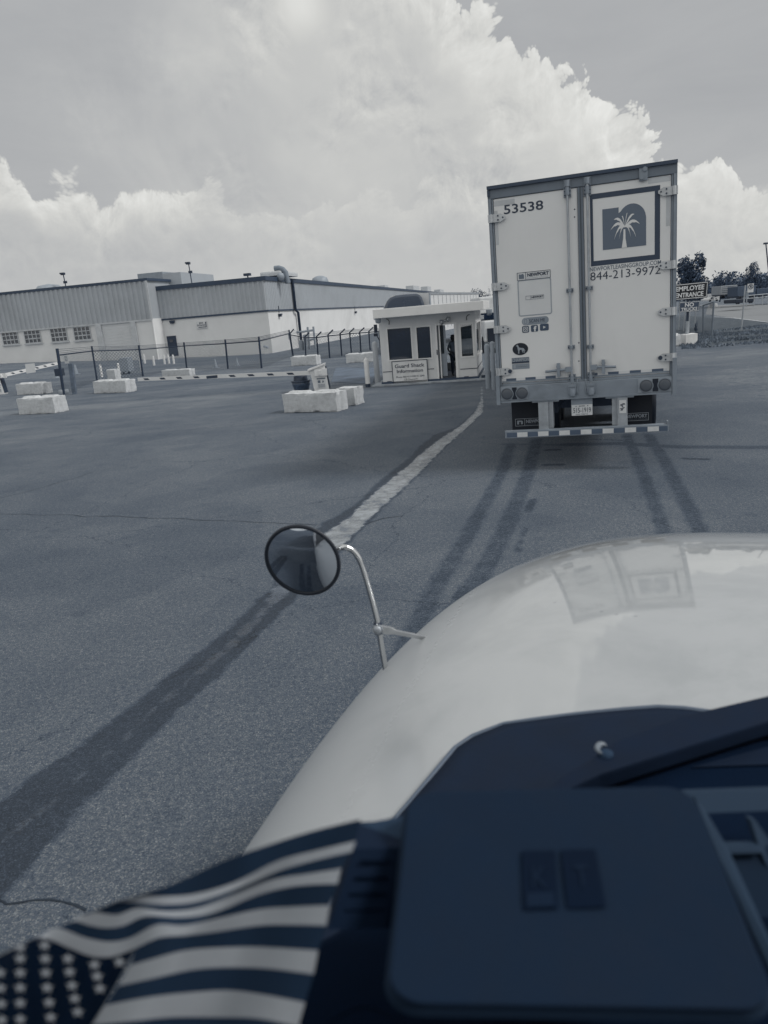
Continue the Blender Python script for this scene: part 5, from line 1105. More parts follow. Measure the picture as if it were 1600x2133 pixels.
# door tape
for xa, xb in ((1055, 1075.5), (1095, 1116), (1137, 1158), (1233, 1245), (1267, 1289), (1312, 1335), (1358, 1382)): MB().box(tp(xa, 800)[0], tp(xb, 790)[0], -.004, -.0015, ZS+.012, ZS+.072).build('reflective_tape', M_tape_d, trl)
for xa, xb in ((1044, 1055), (1075.5, 1095), (1116, 1137), (1158, 1180), (1245, 1267), (1289, 1312), (1335, 1358), (1382, 1390)): MB().box(tp(xa, 800)[0]+.004, tp(xb, 790)[0]-.004, -.003, -.0015, ZS+.012, ZS+.072).build('reflective_tape', M_sticker, trl)
M_fade = mat('faded_tape', .50, .5)
for q in (((1029, 428), (1072, 416)), ((1350, 378), (1398, 370))):
    a = tp(*q[0]); b_ = tp(*q[1]); MB().box(max(a[0], -1.195), min(b_[0], 1.195), -.003, -.0015, (a[1]+b_[1])/2-.035, (a[1]+b_[1])/2+.035).build('faded_tape', M_fade, trl)
MB().box(-1.195, -1.15, -.0035, -.0015, tp(1037, 510)[1], tp(1028, 440)[1]).build('faded_tape', M_fade, trl); MB().box(1.14, 1.19, -.0035, -.0015, tp(1395, 470)[1], tp(1395, 405)[1]).build('faded_tape', M_fade, trl)
# decals: number, emblem, addresses
def dtext(s, c0, c1, c2, mt, bold=0.0, shear=0.0, name='lettering', y=-.004):
    """c0 bottom-left, c1 bottom-right, c2 top (any) pixels"""
    a, b_ = tp(*c0), tp(*c1); z0 = (a[1]+b_[1])/2; z1 = z0+abs(tp(c0[0], c0[1]-c2)[1]-a[1])
    return text_mesh(s, a[0], b_[0], z0, z1, y, bold=bold, shear=shear).build(name, mt, trl, fixn=False)
dtext('53538', (1050, 446), (1132, 437), 19.5, M_ink, .012)
x0, z0 = tp(1231, 556); x1, _ = tp(1373, 539); zt = (tp(1229, 406)[1]+tp(1377, 384)[1])/2; zb = (tp(1231, 556)[1]+tp(1373, 539)[1])/2
x0 = (tp(1229, 406)[0]+x0)/2; x1 = (tp(1377, 384)[0]+x1)/2; e = .068
mb = MB(); mb.box(x0, x1, -.004, -.0015, zb, zb+e); mb.box(x0, x1, -.004, -.0015, zt-e, zt); mb.box(x0, x0+e*.55, -.004, -.0015, zb+e, zt-e); mb.box(x1-e, x1, -.004, -.0015, zb+e, zt-e); mb.build('emblem_frame', mat('frame_ink', .045, .5, mott=.04), trl)
ex0, ez0 = tp(1256, 521); ex1 = tp(1346, 510)[0]; ez1 = tp(1300, 424)[1]; ew, eh = ex1-ex0, ez1-ez0
def en(u, v, y=-.004): return (ex0+ew*u, y, ez0+eh*v)
arch = [en(0, 0), en(1, 0), en(1, .62)] + [en(.68+.32*math.cos(a), .62+.36*math.sin(a)) for a in np.linspace(.1, math.pi*.80, 12)] + [en(.375, .80), en(.375, .93), en(0, .93)]
def arch_mesh(f, mt, par, y, name):
    mb = MB(); pts = [Vector((*f(p),)) for p in arch]; mb.prism(pts, (0, .0025, 0)); return mb.build(name, mt, par)
arch_mesh(lambda p: p, mat('emblem_grey', .135, .5, mott=.04), trl, 0, 'emblem_letter')
mb = MB(); pc = (.515, .47)
mb.prism([en(.44, -.0, -.0075), en(.56, -.0, -.0075), en(.53, .2, -.0075), en(.525, .42, -.0075), en(.485, .42, -.0075), en(.475, .22, -.0075)], (0, .003, 0))
for a0, ln, drp in ((165, .34, .20), (140, .33, .10), (110, .2, .02), (75, .24, .0), (48, .33, .06), (18, .36, .16), (192, .26, .30), (-12, .27, .30), (-30, .16, .26), (212, .16, .26)):
    a = R(a0); up, lo = [], []
    for i in range(9):
        f = i/8; x = pc[0]+math.cos(a)*ln*f; z = pc[1]+math.sin(a)*ln*f+.10*math.sin(f*2.2)-drp*f*f; wd = .034*math.sin(math.pi*min(1, f*.92+.08))
        up.append((x, z+wd*1.25)); lo.append((x, z-wd*(1.0 if i % 2 else .55)))
    pts = [en(*q, -.0078-.0002*abs(a0) / 30) for q in up+lo[::-1]]; mb.prism(pts, (0, .002, 0))
mb.build('emblem_palm', M_trl, trl)
dtext('NEWPORTLEASINGGROUP.COM', (1229, 565), (1377, 551), 8.5, M_ink2, .008)
dtext('844-213-9972', (1230, 584), (1376, 571), 17, M_ink, -.004)
def decal_box(px0, py0, px1, py1): a, b_ = tp(px0, py0), tp(px1, py1); return a[0], b_[0], b_[1], a[1]
# company strip sign
x0, x1 = tp(1077, 573)[0], tp(1147, 573)[0]; z1 = (tp(1076, 570)[1]+tp(1147, 560)[1])/2; z0 = (tp(1077, 586.5)[1]+tp(1148, 577)[1])/2; e = .007
dp = MB().box(x0, x1, -.0035, -.0015, z0, z1).build('company_decal', M_sticker, trl)
mb = MB()
for q in ((x0, x1, z0, z0+e), (x0, x1, z1-e, z1), (x0, x0+e, z0, z1), (x1-e, x1, z0, z1), (x0+(x1-x0)*.255, x0+(x1-x0)*.255+e, z0, z1)): mb.box(q[0], q[1], -.007, -.004, q[2], q[3])
mb.build('border', M_ink, dp); h = z1-z0; w = x1-x0
text_mesh('NEWPORT', x0+w*.31, x1-w*.05, z0+h*.38, z1-h*.17, -.006, bold=.045).build('lettering', M_ink, dp, fixn=False)
text_mesh('LEASING GROUP', x0+w*.31, x1-w*.06, z0+h*.15, z0+h*.27, -.006).build('lettering', M_ink3, dp, fixn=False)
def mini(p): u = (p[0]-ex0)/ew; v = (p[2]-ez0)/eh; return (x0+w*(.055+.155*u), -.0065, z0+h*(.2+.62*v))
arch_mesh(mini, M_ink2, dp, 0, 'emblem')
# rounded frame of the code panel, left blank
cx, cz = tp(1114, 619); w_, h_ = tp(1149, 619)[0]-tp(1079, 619)[0], tp(1113, 581)[1]-tp(1115, 657)[1]
def frame_r(cx, cz, w, h, r, t_, mt, nm, par, y=-.0045):
    A = rrect(cx, cz, w, h, r, y); B = rrect(cx, cz, w-2*t_, h-2*t_, r*.6, y); mb = MB(); n = len(A)
    mb.add(A+B, [(i, (i+1) % n, (i+1) % n+n, i+n) for i in range(n)]); return mb.build(nm, mt, par, fixn=False)
pn = MB().prism(rrect(cx, cz, w_, h_, .03, -.0035), (0, .002, 0)).build('code_panel', M_sticker, trl); frame_r(cx, cz, w_, h_, .03, .016, M_ink3, 'border', pn)
# the little company strip in the middle of it
xx0, xx1, zz0, zz1 = cx-w_*.27, cx+w_*.27, cz-.028, cz+.028
mb = MB()
for q in ((xx0, xx1, zz0, zz0+.004), (xx0, xx1, zz1-.004, zz1), (xx0, xx0+.004, zz0, zz1), (xx1-.004, xx1, zz0, zz1), (xx0+.07, xx0+.074, zz0, zz1)): mb.box(q[0], q[1], -.007, -.004, q[2], q[3])
mb.build('inner_border', M_ink2, pn); text_mesh('NEWPORT', xx0+.085, xx1-.01, zz0+.015, zz1-.012, -.006, bold=.04).build('lettering', M_ink, pn, fixn=False)
# scan me pill
cx, cz = tp(1115, 668); w_ = tp(1143, 665)[0]-tp(1087, 669)[0]; h_ = .108
pn = MB().prism(rrect(cx, cz, w_, h_, h_*.49, -.0035, 7), (0, .002, 0)).build('scan_pill', mat('pill_grey', .24, .5), trl)
MB().prism(rrect(cx-w_*.5+h_*.52, cz, h_*.9, h_*.9, h_*.44, -.0065, 6), (0, .0025, 0)).build('pill_disc', M_ink3, pn); frame_r(cx-w_*.5+h_*.52, cz, h_*.36, h_*.6, .008, .005, M_ink2, 'phone_symbol', pn, -.008)
text_mesh('SCAN ME', cx-w_*.22, cx+w_*.36, cz-h_*.2, cz+h_*.24, -.006).build('lettering', M_ink, pn, fixn=False)
# three social marks
for i, (px, py, wp) in enumerate(((1095, 686, 14.5), (1113.5, 684, 15), (1134, 681.5, 18.5))):
    cx, cz = tp(px, py); w_ = tp(px+wp/2, py)[0]-tp(px-wp/2, py)[0]; h_ = .098
    o = MB().prism(rrect(cx, cz, w_, h_, .02, -.0035), (0, .002, 0)).build('social_mark', mat('mark_ink', .07, .5), trl)
    if i == 0: frame_r(cx, cz, w_*.7, h_*.72, .016, .008, M_sticker, 'camera_outline', o, -.006); frame_r(cx, cz, w_*.36, h_*.36, .017, .008, M_sticker, 'camera_lens', o, -.006)
    elif i == 1: text_mesh('f', cx-.012, cx+.03, cz-h_*.46, cz+h_*.36, -.006, bold=.06).build('lettering', M_sticker, o, fixn=False)
    else: MB().prism([(cx-.016, -.006, cz-.02), (cx+.022, -.006, cz), (cx-.016, -.006, cz+.02)], (0, .002, 0)).build('play_triangle', M_sticker, o)
# oval with a standing hound
cx, cz = tp(1084, 727); rx, rz_ = tp(1101, 727)[0]-cx, .094
def ell(f, y): return [Vector((cx+rx*f*math.cos(a), y, cz+rz_*f*math.sin(a))) for a in np.linspace(0, 2*math.pi, 40, endpoint=False)]
ov = MB().prism(ell(1, -.0035), (0, .002, 0)).build('oval_emblem', M_sticker, trl); MB().prism(ell(.955, -.006), (0, .002, 0)).build('oval_field', mat('oval_ink', .010, .4), ov)
def hd(pts, nm='hound'): return [(cx+x*rx, -.0085, cz+y*rz_) for x, y in pts]
mb = MB(); HN = [(-.52, .52), (-.44, .62), (-.36, .64), (-.33, .76), (-.28, .64), (-.22, .52), (-.16, .26), (.1, .17), (.32, .14), (.44, .05), (.5, -.12), (.62, -.3), (.56, -.32), (.47, -.2), (.5, -.42), (.58, -.62), (.5, -.64), (.40, -.42), (.34, -.25), (.3, -.4), (.4, -.62), (.31, -.64), (.2, -.36), (.16, -.1), (-.08, -.12), (-.12, -.35), (-.16, -.62), (-.08, -.68), (-.3, -.68), (-.26, -.3), (-.32, -.02), (-.34, .25), (-.38, .42)]
mb.prism(hd(HN), (0, .002, 0)); mb.build('hound_figure', M_ink3, ov)
# name plates beneath
a, b_ = tp(1066, 746), tp(1103, 758); pl_ = MB().box(a[0], b_[0], -.0035, -.0015, b_[1]+.02, a[1]).build('name_plate', M_ink2, trl); w = b_[0]-a[0]; h = a[1]-b_[1]-.02
text_mesh('CHAMPION', a[0]+.005, b_[0]-.004, b_[1]+.02+h*.32, a[1]-h*.08, -.006, bold=.03).build('lettering', M_ink3, pl_, fixn=False); MB().box(a[0], b_[0], -.006, -.004, b_[1]+.02, b_[1]+.02+h*.28).build('lower_band', M_ink, pl_)
a, b_ = tp(1067, 759.5), tp(1103.5, 769); pl_ = MB().box(a[0], b_[0], -.0035, -.0015, b_[1]+.012, a[1]+.004).build('name_plate', mat('pale_plate', .26, .5), trl); w = b_[0]-a[0]
mb = MB(); mb.box(a[0]+w*.07, a[0]+w*.2, -.006, -.004, b_[1]+.026, a[1]-.006); mb.tube([(a[0]+w*(.28+.06*i), -.006, (a[1]+b_[1])/2+.008+.012*(-1)**i) for i in range(11)], .003, 4); mb.build('script_mark', M_ink3, pl_)
# rivets
mb = MB(); [mb.lathe([(.010, -.004), (.006, -.008)], (*[tp(px, py)[0]], 0, tp(px, py)[1]), 8, 'y') for px, py in ((1197, 436), (1197, 452), (1206, 714), (1206, 752), (1217, 750))]; mb.build('rivet', M_dark, trl)
# ------------------------------------------------------------------ the truck the picture is taken from
PSI = .30
own = thing('semi_truck', 'white semi truck seen over its own hood, with a round mirror on the left fender', 'semi truck', (0, 0, 0), -PSI)
MO = loc_of(own); MI = MO.inverted()
Hl0, HW, Hn, Hf0, HL, Hm, HT_, Hs, Hp, Hzb, Htw = .501, 1.318, 2.5, .997, 2.624, 2.534, 1.786, .03, 1.834, 1.217, 0.0
def hoodz(l, f):
    ff = max(0.0, (f-Hf0)/HL); s = (l-Hl0)/(HW*(1-Htw*ff)); g = abs(s)**Hn+ff**Hm
    return Hzb-.3 if g >= 1 else Hzb+(HT_-Hs*(f-Hf0)-Hzb)*(1-g)**(1/Hp)
def on_hood(px, py, up=0.0):
    d = MI.to_3x3() @ ray(px, py).normalized(); o = MI @ CAM; t = .3
    while t < 6:
        p = o+d*t
        if p.z < hoodz(p.x, p.y)+up: return p
        t += .004
    return o+d*2.5
mh = bpy.data.materials.new('hood_paint'); mh.use_nodes = True; nt = mh.node_tree; N = NB(nt); b = nt.nodes['Principled BSDF']; t = nt.nodes.new('ShaderNodeTexCoord')
n1 = N.noise(t.outputs['Object'], 2.2, 6, .65, .4); n2 = N.noise(t.outputs['Object'], 26, 5, .7)
c = N.mix(N.m('MULTIPLY', N.ss(n1, .42, .66), .6), (.44, .46, .478), (.33, .352, .37)); dots = N.voro(t.outputs['Object'], 9.0); c = N.mix(N.m('MULTIPLY', N.ss(dots, .06, .03), .6), c, (.22, .24, .27))
nt.links.new(c, b.inputs['Base Color']); N.put(b.inputs['Roughness'], .45); b.inputs['Coat Weight'].default_value = 1.0
sx_ = nt.nodes.new('ShaderNodeSeparateXYZ'); nt.links.new(t.outputs['Object'], sx_.inputs[0])
N.put(b.inputs['Coat Roughness'], N.m('ADD', N.lin(n2, .3, .75, .03, .07), N.ss(sx_.outputs[0], -.15, -.62, 0, .32))); b.inputs['Coat IOR'].default_value = 1.55
na, nr = 220, 130; rows = []
for i in range(na+1):
    s_ = math.sin((i/na*2-1)*math.pi/2); row = []
    for j in range(nr+1):
        ff = math.sin(j/nr*math.pi/2); s = (1-ff**Hm)**(1/Hn)*s_; f = Hf0+ff*HL; l = Hl0+s*HW*(1-Htw*ff); g = min(1, abs(s)**Hn+ff**Hm)
        row.append(Vector((l, f, Hzb+(HT_-Hs*(f-Hf0)-Hzb)*(1-g)**(1/Hp))))
    rows.append(row)
mb = MB(); mb.grid(rows)
# rear end runs back under the windscreen
rear = [r_[0] for r_ in rows]; mb.grid([[v+Vector((0, -.62, .02)) for v in rear], rear])
rim = [r_[0] for r_ in rows[:1]] + [Vector((Hl0-HW*(1-(j/60)**Hm)**(1/Hn)*(1-Htw*j/60), Hf0+j/60*HL, Hzb)) for j in range(61)]
rim += [Vector((2*Hl0-v.x, v.y, v.z)) for v in rim[::-1]]
mb.grid([rim, [v-Vector((0, 0, .12))+Vector(((v.x-Hl0)*.02, 0, 0)) for v in rim], [v-Vector((0, 0, .75)) for v in rim]])
hood = mb.build('hood', mh, own)
# dark cowl under the windscreen
edge = [on_hood(*q) for q in ((560, 2060), (640, 1960), (720, 1850), (790, 1760), (845, 1697), (880, 1655), (915, 1612), (950, 1570), (985, 1546), (1050, 1521), (1120, 1511), (1200, 1501), (1300, 1491), (1370, 1486), (1425, 1489), (1500, 1500), (1600, 1515))]
ed = []
for a, b_ in zip(edge[:-1], edge[1:]):
    for k in range(5): ed.append(a.lerp(b_, k/5))
ed.append(edge[-1]); anchor = Vector((.75, .35, 0)); rows = []
for tt in (0, 0, .03, .08, .2, .4, .65, 1):
    rw = []
    for k, p in enumerate(ed):
        q = Vector((p.x, p.y, 0)).lerp(anchor, tt); z = hoodz(q.x, max(q.y, Hf0))+(.014 if len(rows) else -.01)-.05*tt; rw.append(Vector((q.x, q.y, z)))
    rows.append(rw)
M_cowl = mat('cowl_plastic', (.0085, .018, .040), .75, spec=.15, mott=.12, scale=12, bump=.1, bscale=200)
MB().grid(rows).build('cowl', M_cowl, own)
MB().tube([v+Vector((0, 0, .012)) for v in ed], .006, 6).build('cowl_seal', mat('cowl_seal_grey', .12, .5), own)
def LG(px, py, z): return MI @ G(px, py, z)
mb = MB(); mb.prism([LG(x, y, 1.90) for x, y in ((1120, 1660), (1165, 1620), (1215, 1590), (1290, 1540), (1425, 1489), (1600, 1448), (1720, 1420), (1720, 1480), (1600, 1502), (1420, 1558), (1250, 1612), (1190, 1640), (1170, 1660))], (0, 0, -.025)); wp = mb.build('wiper_arm', mat('wiper_black', (.005, .0135, .034), .75, mott=.15, scale=14, spec=.15), own, bevel=.004)
c = LG(1256, 1560, 1.905); mb = MB(); mb.tube([c+Vector((math.cos(a)*.0075, math.sin(a)*.011, 0)) for a in np.linspace(.9, 4.6, 9)], [.001, .003, .004, .0045, .0045, .004, .003, .002, .001], 6); mb.build('pivot_clip', mat('worn_clip', .22, .4), wp)
mb = MB(); mb.lathe([(.010, -.01), (.010, .003), (.005, .005), (0, .005)], LG(1262, 1572, 1.90), 14); mb.build('pivot_nut', M_plastic2, wp)
mb = MB(); mb.prism([LG(x, y, 1.865) for x, y in ((1100, 1680), (1180, 1640), (1420, 1560), (1720, 1470), (1720, 1700), (1300, 1700))], (0, 0, -.02)); mb.build('wiper_well', M_dash, own)
mb = MB(); mb.prism([LG(x, y, 1.868) for x, y in ((1440, 1598), (1600, 1555), (1720, 1530), (1720, 1585), (1600, 1592))], (0, 0, -.002)); mb.build('wiper_link', mat('wiper_black', (.0085, .0165, .036), .55), wp)
# mirror on the fender
B = MO @ on_hood(803, 1392); YB = B.y
Pm = lambda px, py, dy=0.0: MI @ DY(px, py, YB+dy)
def smooth(pts, n=5):
    o_ = []
    for i in range(len(pts)-1):
        p0, p1, p2, p3 = pts[max(0, i-1)], pts[i], pts[i+1], pts[min(len(pts)-1, i+2)]
        for k in range(n):
            t_ = k/n; o_.append(.5*((2*p1)+(p2-p0)*t_+(2*p0-5*p1+4*p2-p3)*t_*t_+(3*p1-p0-3*p2+p3)*t_**3))
    return o_+[pts[-1]]
Mc = Pm(630.5, 1167, .02)
mirror = thing('fender_mirror', None, None); mirror.name = 'fender_mirror'; mirror.parent = own
tube_pts = smooth([Pm(806, 1400)-Vector((0, 0, .02)), Pm(797, 1360), Pm(785, 1290), Pm(768, 1225), Pm(753, 1176), Pm(742, 1155), Pm(729, 1143), Pm(713, 1140), Pm(698, 1147, .03), Pm(672, 1160, .05)])
MB().tube(tube_pts, .0088, 12).build('mirror_arm', M_chrome, mirror)
cl = Pm(789, 1308); mb = MB(); q = on_hood(886, 1327)
d = (q-cl).normalized(); s_ = Vector((-d.z, 0, d.x)); s_ = d.cross(Vector((0, 1, 0))).normalized()
mb.prism([cl-s_*.015-d*.012, cl+d*.04-s_*.014, cl+d*.06-s_*.008, q+d*.02-s_*.008, q+d*.02+s_*.007, cl+d*.06+s_*.008, cl+d*.04+s_*.014, cl+s_*.015-d*.012], (0, -.010, 0)); mb.build('brace', M_chrome, mirror, bevel=.003)
mb = MB(); Mr = Matrix.Translation(cl+Vector((0, -.012, 0))); mb.lathe([(.013, 0), (.013, -.006), (.006, -.010), (.0, -.010)], cl+Vector((.0, -.012, 0)), 16, 'y'); mb.lathe([(.0165, .002), (.0165, -.002)], cl+Vector((0, -.011, 0)), 16, 'y'); mb.build('bolt', M_galv, mirror)
MB().lathe([(.0125, -.018), (.0135, .0), (.0125, .018)], cl+Vector((-.002, 0, 0)), 12).build('clamp', M_dark, mirror)
# head
Cw = MO @ Mc; cdir = (CAM-Cw).normalized(); uv_ = Vector((math.sin(PSI), math.cos(PSI), 0)); rv_ = Vector((math.cos(PSI), -math.sin(PSI), 0))
nW = (cdir+(-uv_*.78-rv_*.30+Vector((0, 0, -.56))).normalized()).normalized(); nL = MI.to_3x3() @ nW
ax_ = nL.orthogonal().normalized(); ay_ = nL.cross(ax_)
RM = .1135
def ring(r, h): return [Mc+nL*h+(ax_*math.cos(2*math.pi*k/64)+ay_*math.sin(2*math.pi*k/64))*r for k in range(64)]
def lathe_n(prof, nm, mt, par, closed=True):
    mb = MB(); vs = [v for r_, h in prof for v in ring(r_, h)]; n = 64
    mb.add(vs, [(i*n+k, i*n+(k+1) % n, (i+1)*n+(k+1) % n, (i+1)*n+k) for i in range(len(prof)-1) for k in range(n)], True); return mb.build(nm, mt, par)
head = lathe_n([(.0001, -.045), (.05, -.042), (.085, -.032), (.105, -.016), (RM, -.002), (RM+.001, .003)], 'mirror_shell', M_chrome, mirror)
lathe_n([(RM+.0015, .001), (RM+.001, .006), (RM-.006, .008), (RM-.010, .004)], 'mirror_rim', mat('mirror_rim_black', .010, .5), head)
mg = bpy.data.materials.new('mirror_glass'); mg.use_nodes = True; bb = mg.node_tree.nodes['Principled BSDF']; bb.inputs['Base Color'].default_value = (.44, .48, .54, 1); bb.inputs['Metallic'].default_value = 1; bb.inputs['Roughness'].default_value = .02
RC = .34; rg_ = RM-.008
lathe_n([(max(.0001, rg_*k/14), .004+(math.sqrt(RC**2-(rg_*k/14)**2)-math.sqrt(RC**2-rg_**2))) for k in range(15)], 'mirror_glass', mg, head)
# cab shell around and behind the viewpoint: what the mirror and the hood see
M_cab = mat('cab_white', .66, .35, coat=.5, mott=.04)
def ob(nm, mt, *bx, bev=0.0):
    mb = MB(); [mb.box(*q) for q in bx]; return mb.build(nm, mt, own, bevel=bev)
ob('door', M_cab, (-.78, -.74, -1.0, .35, .75, 1.62), (1.68, 1.72, -1.0, .35, .75, 1.62))
ob('door', M_cab, (-.775, -.735, -1.0, -.75, 1.62, 3.0), (1.675, 1.715, -1.0, -.75, 1.62, 3.0))
ob('sleeper', M_cab, (-.80, 1.74, -2.9, -1.02, .75, 3.6), bev=.05)
ob('fuel_tank', M_chrome, (-.80, -.3, -2.6, -.6, .35, .72), bev=.05)
ob('step', M_dark, (-.86, -.6, -.5, .3, .35, .45))
ob('roof', M_cab, (-.78, 1.72, -1.0, .12, 3.05, 3.12))
mb = MB(); mb.tube([(-.76, .36, 1.6), (-.74, .1, 3.05)], .04); mb.tube([(1.70, .36, 1.6), (1.68, .1, 3.05)], .04); mb.build('windscreen_pillar', M_cab, own)
mb = MB(); [wheels(x, y, .52, .52, .3, own) for x in (-.55, 1.5) for y in (2.0, -5.0, -6.3)]
ob('chassis', M_dark, (.1, .2, -8.0, 2.6, .7, .9), (.75, .85, -8.0, 2.6, .7, .9))
ob('seat', M_black, (-.3, .25, -.75, -.25, 1.35, 1.5), (-.3, .25, -.9, -.75, 1.35, 2.15))
ot = thing('towed_trailer', 'white box trailer coupled behind the white truck, reflected in its round mirror', 'trailer', MO @ Vector((.47, -4, 0)), -PSI)
MB().box(-1.3, 1.3, -14.5, .2, 1.15, 4.1).build('box_body', M_white, ot); MB().box(-1.28, -1.24, -9.0, -1.5, .45, 1.1).build('side_skirt', M_dark, ot)
[wheels(x, y, .52, .52, .3, ot) for x in (-1.1, 1.1) for y in (-11.5, -12.8)]
# ------------------------------------------------------------------ inside the cab
def CP(px, py, w): return CAM+ray(px, py)/F*w
def LP(px, py, w): return MI @ CP(px, py, w)
dash = MB(); dash.prism([LG(x, y, 1.96) for x, y in ((440, 2240), (560, 2010), (700, 1935), (800, 1860), (860, 1760), (1000, 1672), (1440, 1655), (1720, 1640), (1900, 2600), (300, 2600))], (0, 0, -.35)); dash.build('dashboard', M_dash, own, bevel=.01)
mb = MB(); rows = [[LP(680+i*9-k*3, 2096+abs(i-9)**1.7*.9+k*7, .50+k*.004) for i in range(19)] for k in range(2)]; mb.grid(rows); mb.build('gauge_hood', mat('gauge_rim', (.006, .015, .034), .8, spec=.1), own)
def quadmap(c, u, v): 
    a = CP(*c[0]).lerp(CP(*c[1]), u); b_ = CP(*c[3]).lerp(CP(*c[2]), u); return a.lerp(b_, v)
QC = ((852, 1648, .60), (1438, 1636, .60), (1628, 2104, .455), (804, 2090, .455))
pc = quadmap(QC, .5, .5); tabl = thing('tablet_mount', 'dark rounded square device standing on the dashboard with two small square badges', 'device', pc)
nrm = (quadmap(QC, 1, 0)-quadmap(QC, 0, 0)).cross(quadmap(QC, 0, 1)-quadmap(QC, 0, 0)).normalized()
if nrm.dot(CAM-pc) < 0: nrm = -nrm
def rr_uv(ru, rv_, n=9, s=0.0):
    o_ = []
    for sx_, sy_, a0 in ((1, 1, 0), (-1, 1, 90), (-1, -1, 180), (1, -1, 270)):
        for k in range(n+1):
            a = R(a0+90*k/n); o_.append((.5+sx_*(.5-ru-s)+ru*math.cos(a)*1, .5+sy_*(.5-rv_-s)+rv_*math.sin(a)))
    return o_
mb = MB(); mb.prism([quadmap(QC, u, v)-pc for u, v in rr_uv(.10, .12)], -nrm*.014); mb.build('face_plate', M_plastic, tabl, bevel=.002)
mb = MB(); A = [quadmap(QC, u, v)-pc-nrm*.004 for u, v in rr_uv(.10, .12)]; ctr = sum(A, Vector())/len(A); B2 = [p+(p-ctr).normalized()*.0035-nrm*.006 for p in A]
n = len(A); mb.add(A+B2, [(i, (i+1) % n, (i+1) % n+n, i+n) for i in range(n)]); mb.build('edge_trim', mat('edge_trim', (.014, .029, .056), .8, spec=.1), tabl, fixn=False)
mb = MB(); mb.prism([CP(1000, 1700, .64)-pc, CP(1380, 1700, .64)-pc, CP(1420, 2000, .56)-pc, CP(1000, 2000, .56)-pc], -nrm*.05); mb.build('mount_arm', M_dash, tabl)
M_badge = mat('badge_dark', (.0028, .0095, .026), .8, spec=.08); M_bg2 = mat('badge_letter', (.006, .016, .038), .8, spec=.1)
def inv_uv(px, py):
    u, v = .5, .5
    best = None
    for it in range(12):
        st = .5/2**it; cands = [(u+a*st, v+b_*st) for a in (-1, 0, 1) for b_ in (-1, 0, 1)]
        def er(c):
            p = quadmap(QC, *c)-CAM; w = p.dot(Vf); return (800+F*p.dot(CX)/w-px)**2+(1066.5-F*p.dot(CY)/w-py)**2
        u, v = min(cands, key=er)
    return u, v
for i, (c, L_) in enumerate(((((1087, 1773), (1156, 1772), (1163, 1893), (1090, 1896)), 'K'), (((1168, 1771), (1240, 1769), (1262, 1890), (1182, 1893)), 'T'))):
    cs = [inv_uv(*q) for q in c]; pts = [quadmap(QC, *q)-pc+nrm*.0004 for q in cs]
    bd = MB().prism(pts, -nrm*.0002).build('badge', M_badge, tabl)
    tm = text_mesh(L_, 0, 1, 0, 1, 0, bold=.01)
    def bl(u, v): return pts[0].lerp(pts[1], u).lerp(pts[3].lerp(pts[2], u), v)
    tm.v = [tuple(bl(.28+.42*x, .66-.36*z)+nrm*.001) for x, _, z in tm.v]; tm.build('lettering', M_bg2, bd, fixn=False)
    if i == 0: MB().prism([bl(.1, .74)+nrm*.0009, bl(.9, .74)+nrm*.0009, bl(.9, .97)+nrm*.0009, bl(.1, .97)+nrm*.0009], -nrm*.0002).build('badge_strip', M_bg2, bd)
# slotted holder to the left of the device
p0 = CP(770, 1830, .56); hold = thing('slotted_holder', 'dark ribbed box on the dashboard between the flag and the device', 'holder', p0)
V_ = Vf*.05
mb = MB(); mb.prism([CP(x, y, w)-p0 for x, y, w in ((746, 1717, .62), (862, 1696, .62), (872, 1762, .575), (738, 1768, .575))], (0, 0, -.02)); mb.build('top_plate', M_plastic2, hold)
mb = MB(); mb.prism([CP(x, y, w)-p0 for x, y, w in ((737, 1769, .574), (868, 1763, .574), (828, 1934, .545), (684, 1936, .545))], V_); mb.build('front_panel', mat('holder_front', (.007, .0175, .042), .8, spec=.1), hold)
mb = MB()
for k in range(4):
    y = 1792+k*34; x0 = 752-k*11; x1 = 800-k*5; MB().prism([CP(x, yy, .566-k*.005)-p0 for x, yy in ((x0, y), (x1+15, y-1), (x1+13, y+5), (x0-1, y+6))], V_*.02).build('slot', mat('slot_dark', (.004, .012, .031), .8, spec=.1), hold)
mb = MB(); mb.prism([CP(x, y, w)-p0 for x, y, w in ((838, 1764, .572), (850, 1764, .572), (818, 1934, .543), (804, 1934, .543))], V_*.05); mb.build('side_rib', M_dash, hold)
# bracket at the right
p0 = CP(1530, 1800, .62); br = thing('dashboard_bracket', 'grey plastic bracket frame at the right of the dark device', 'bracket', p0)
def plate(nm, pts, mt, th=.01): return MB().prism([CP(*q)-p0 for q in pts], Vf*th).build(nm, mt, br, bevel=.0015)
M_br = mat('bracket_grey', (.022, .042, .075), .8, spec=.15)
plate('top_bar', ((1425, 1652, .70), (1600, 1646, .70), (1730, 1640, .70), (1730, 1686, .68), (1600, 1690, .68), (1455, 1696, .68)), M_br)
plate('side_rail', ((1448, 1662, .655), (1468, 1684, .655), (1520, 1772, .62), (1640, 2030, .53), (1630, 2080, .52), (1500, 1790, .61)), M_br)
plate('tray', ((1500, 1766, .63), (1700, 1760, .63), (1700, 1912, .60), (1570, 1912, .60)), mat('bracket_tray', (.011, .024, .048), .8, spec=.1))
plate('tray_lip', ((1500, 1763, .625), (1584, 1762, .625), (1590, 1778, .62), (1508, 1780, .62)), M_br)
plate('brace', ((1562, 1706, .64), (1574, 1708, .64), (1640, 1800, .63), (1640, 1850, .62), (1596, 1800, .62), (1582, 1765, .625)), M_br)
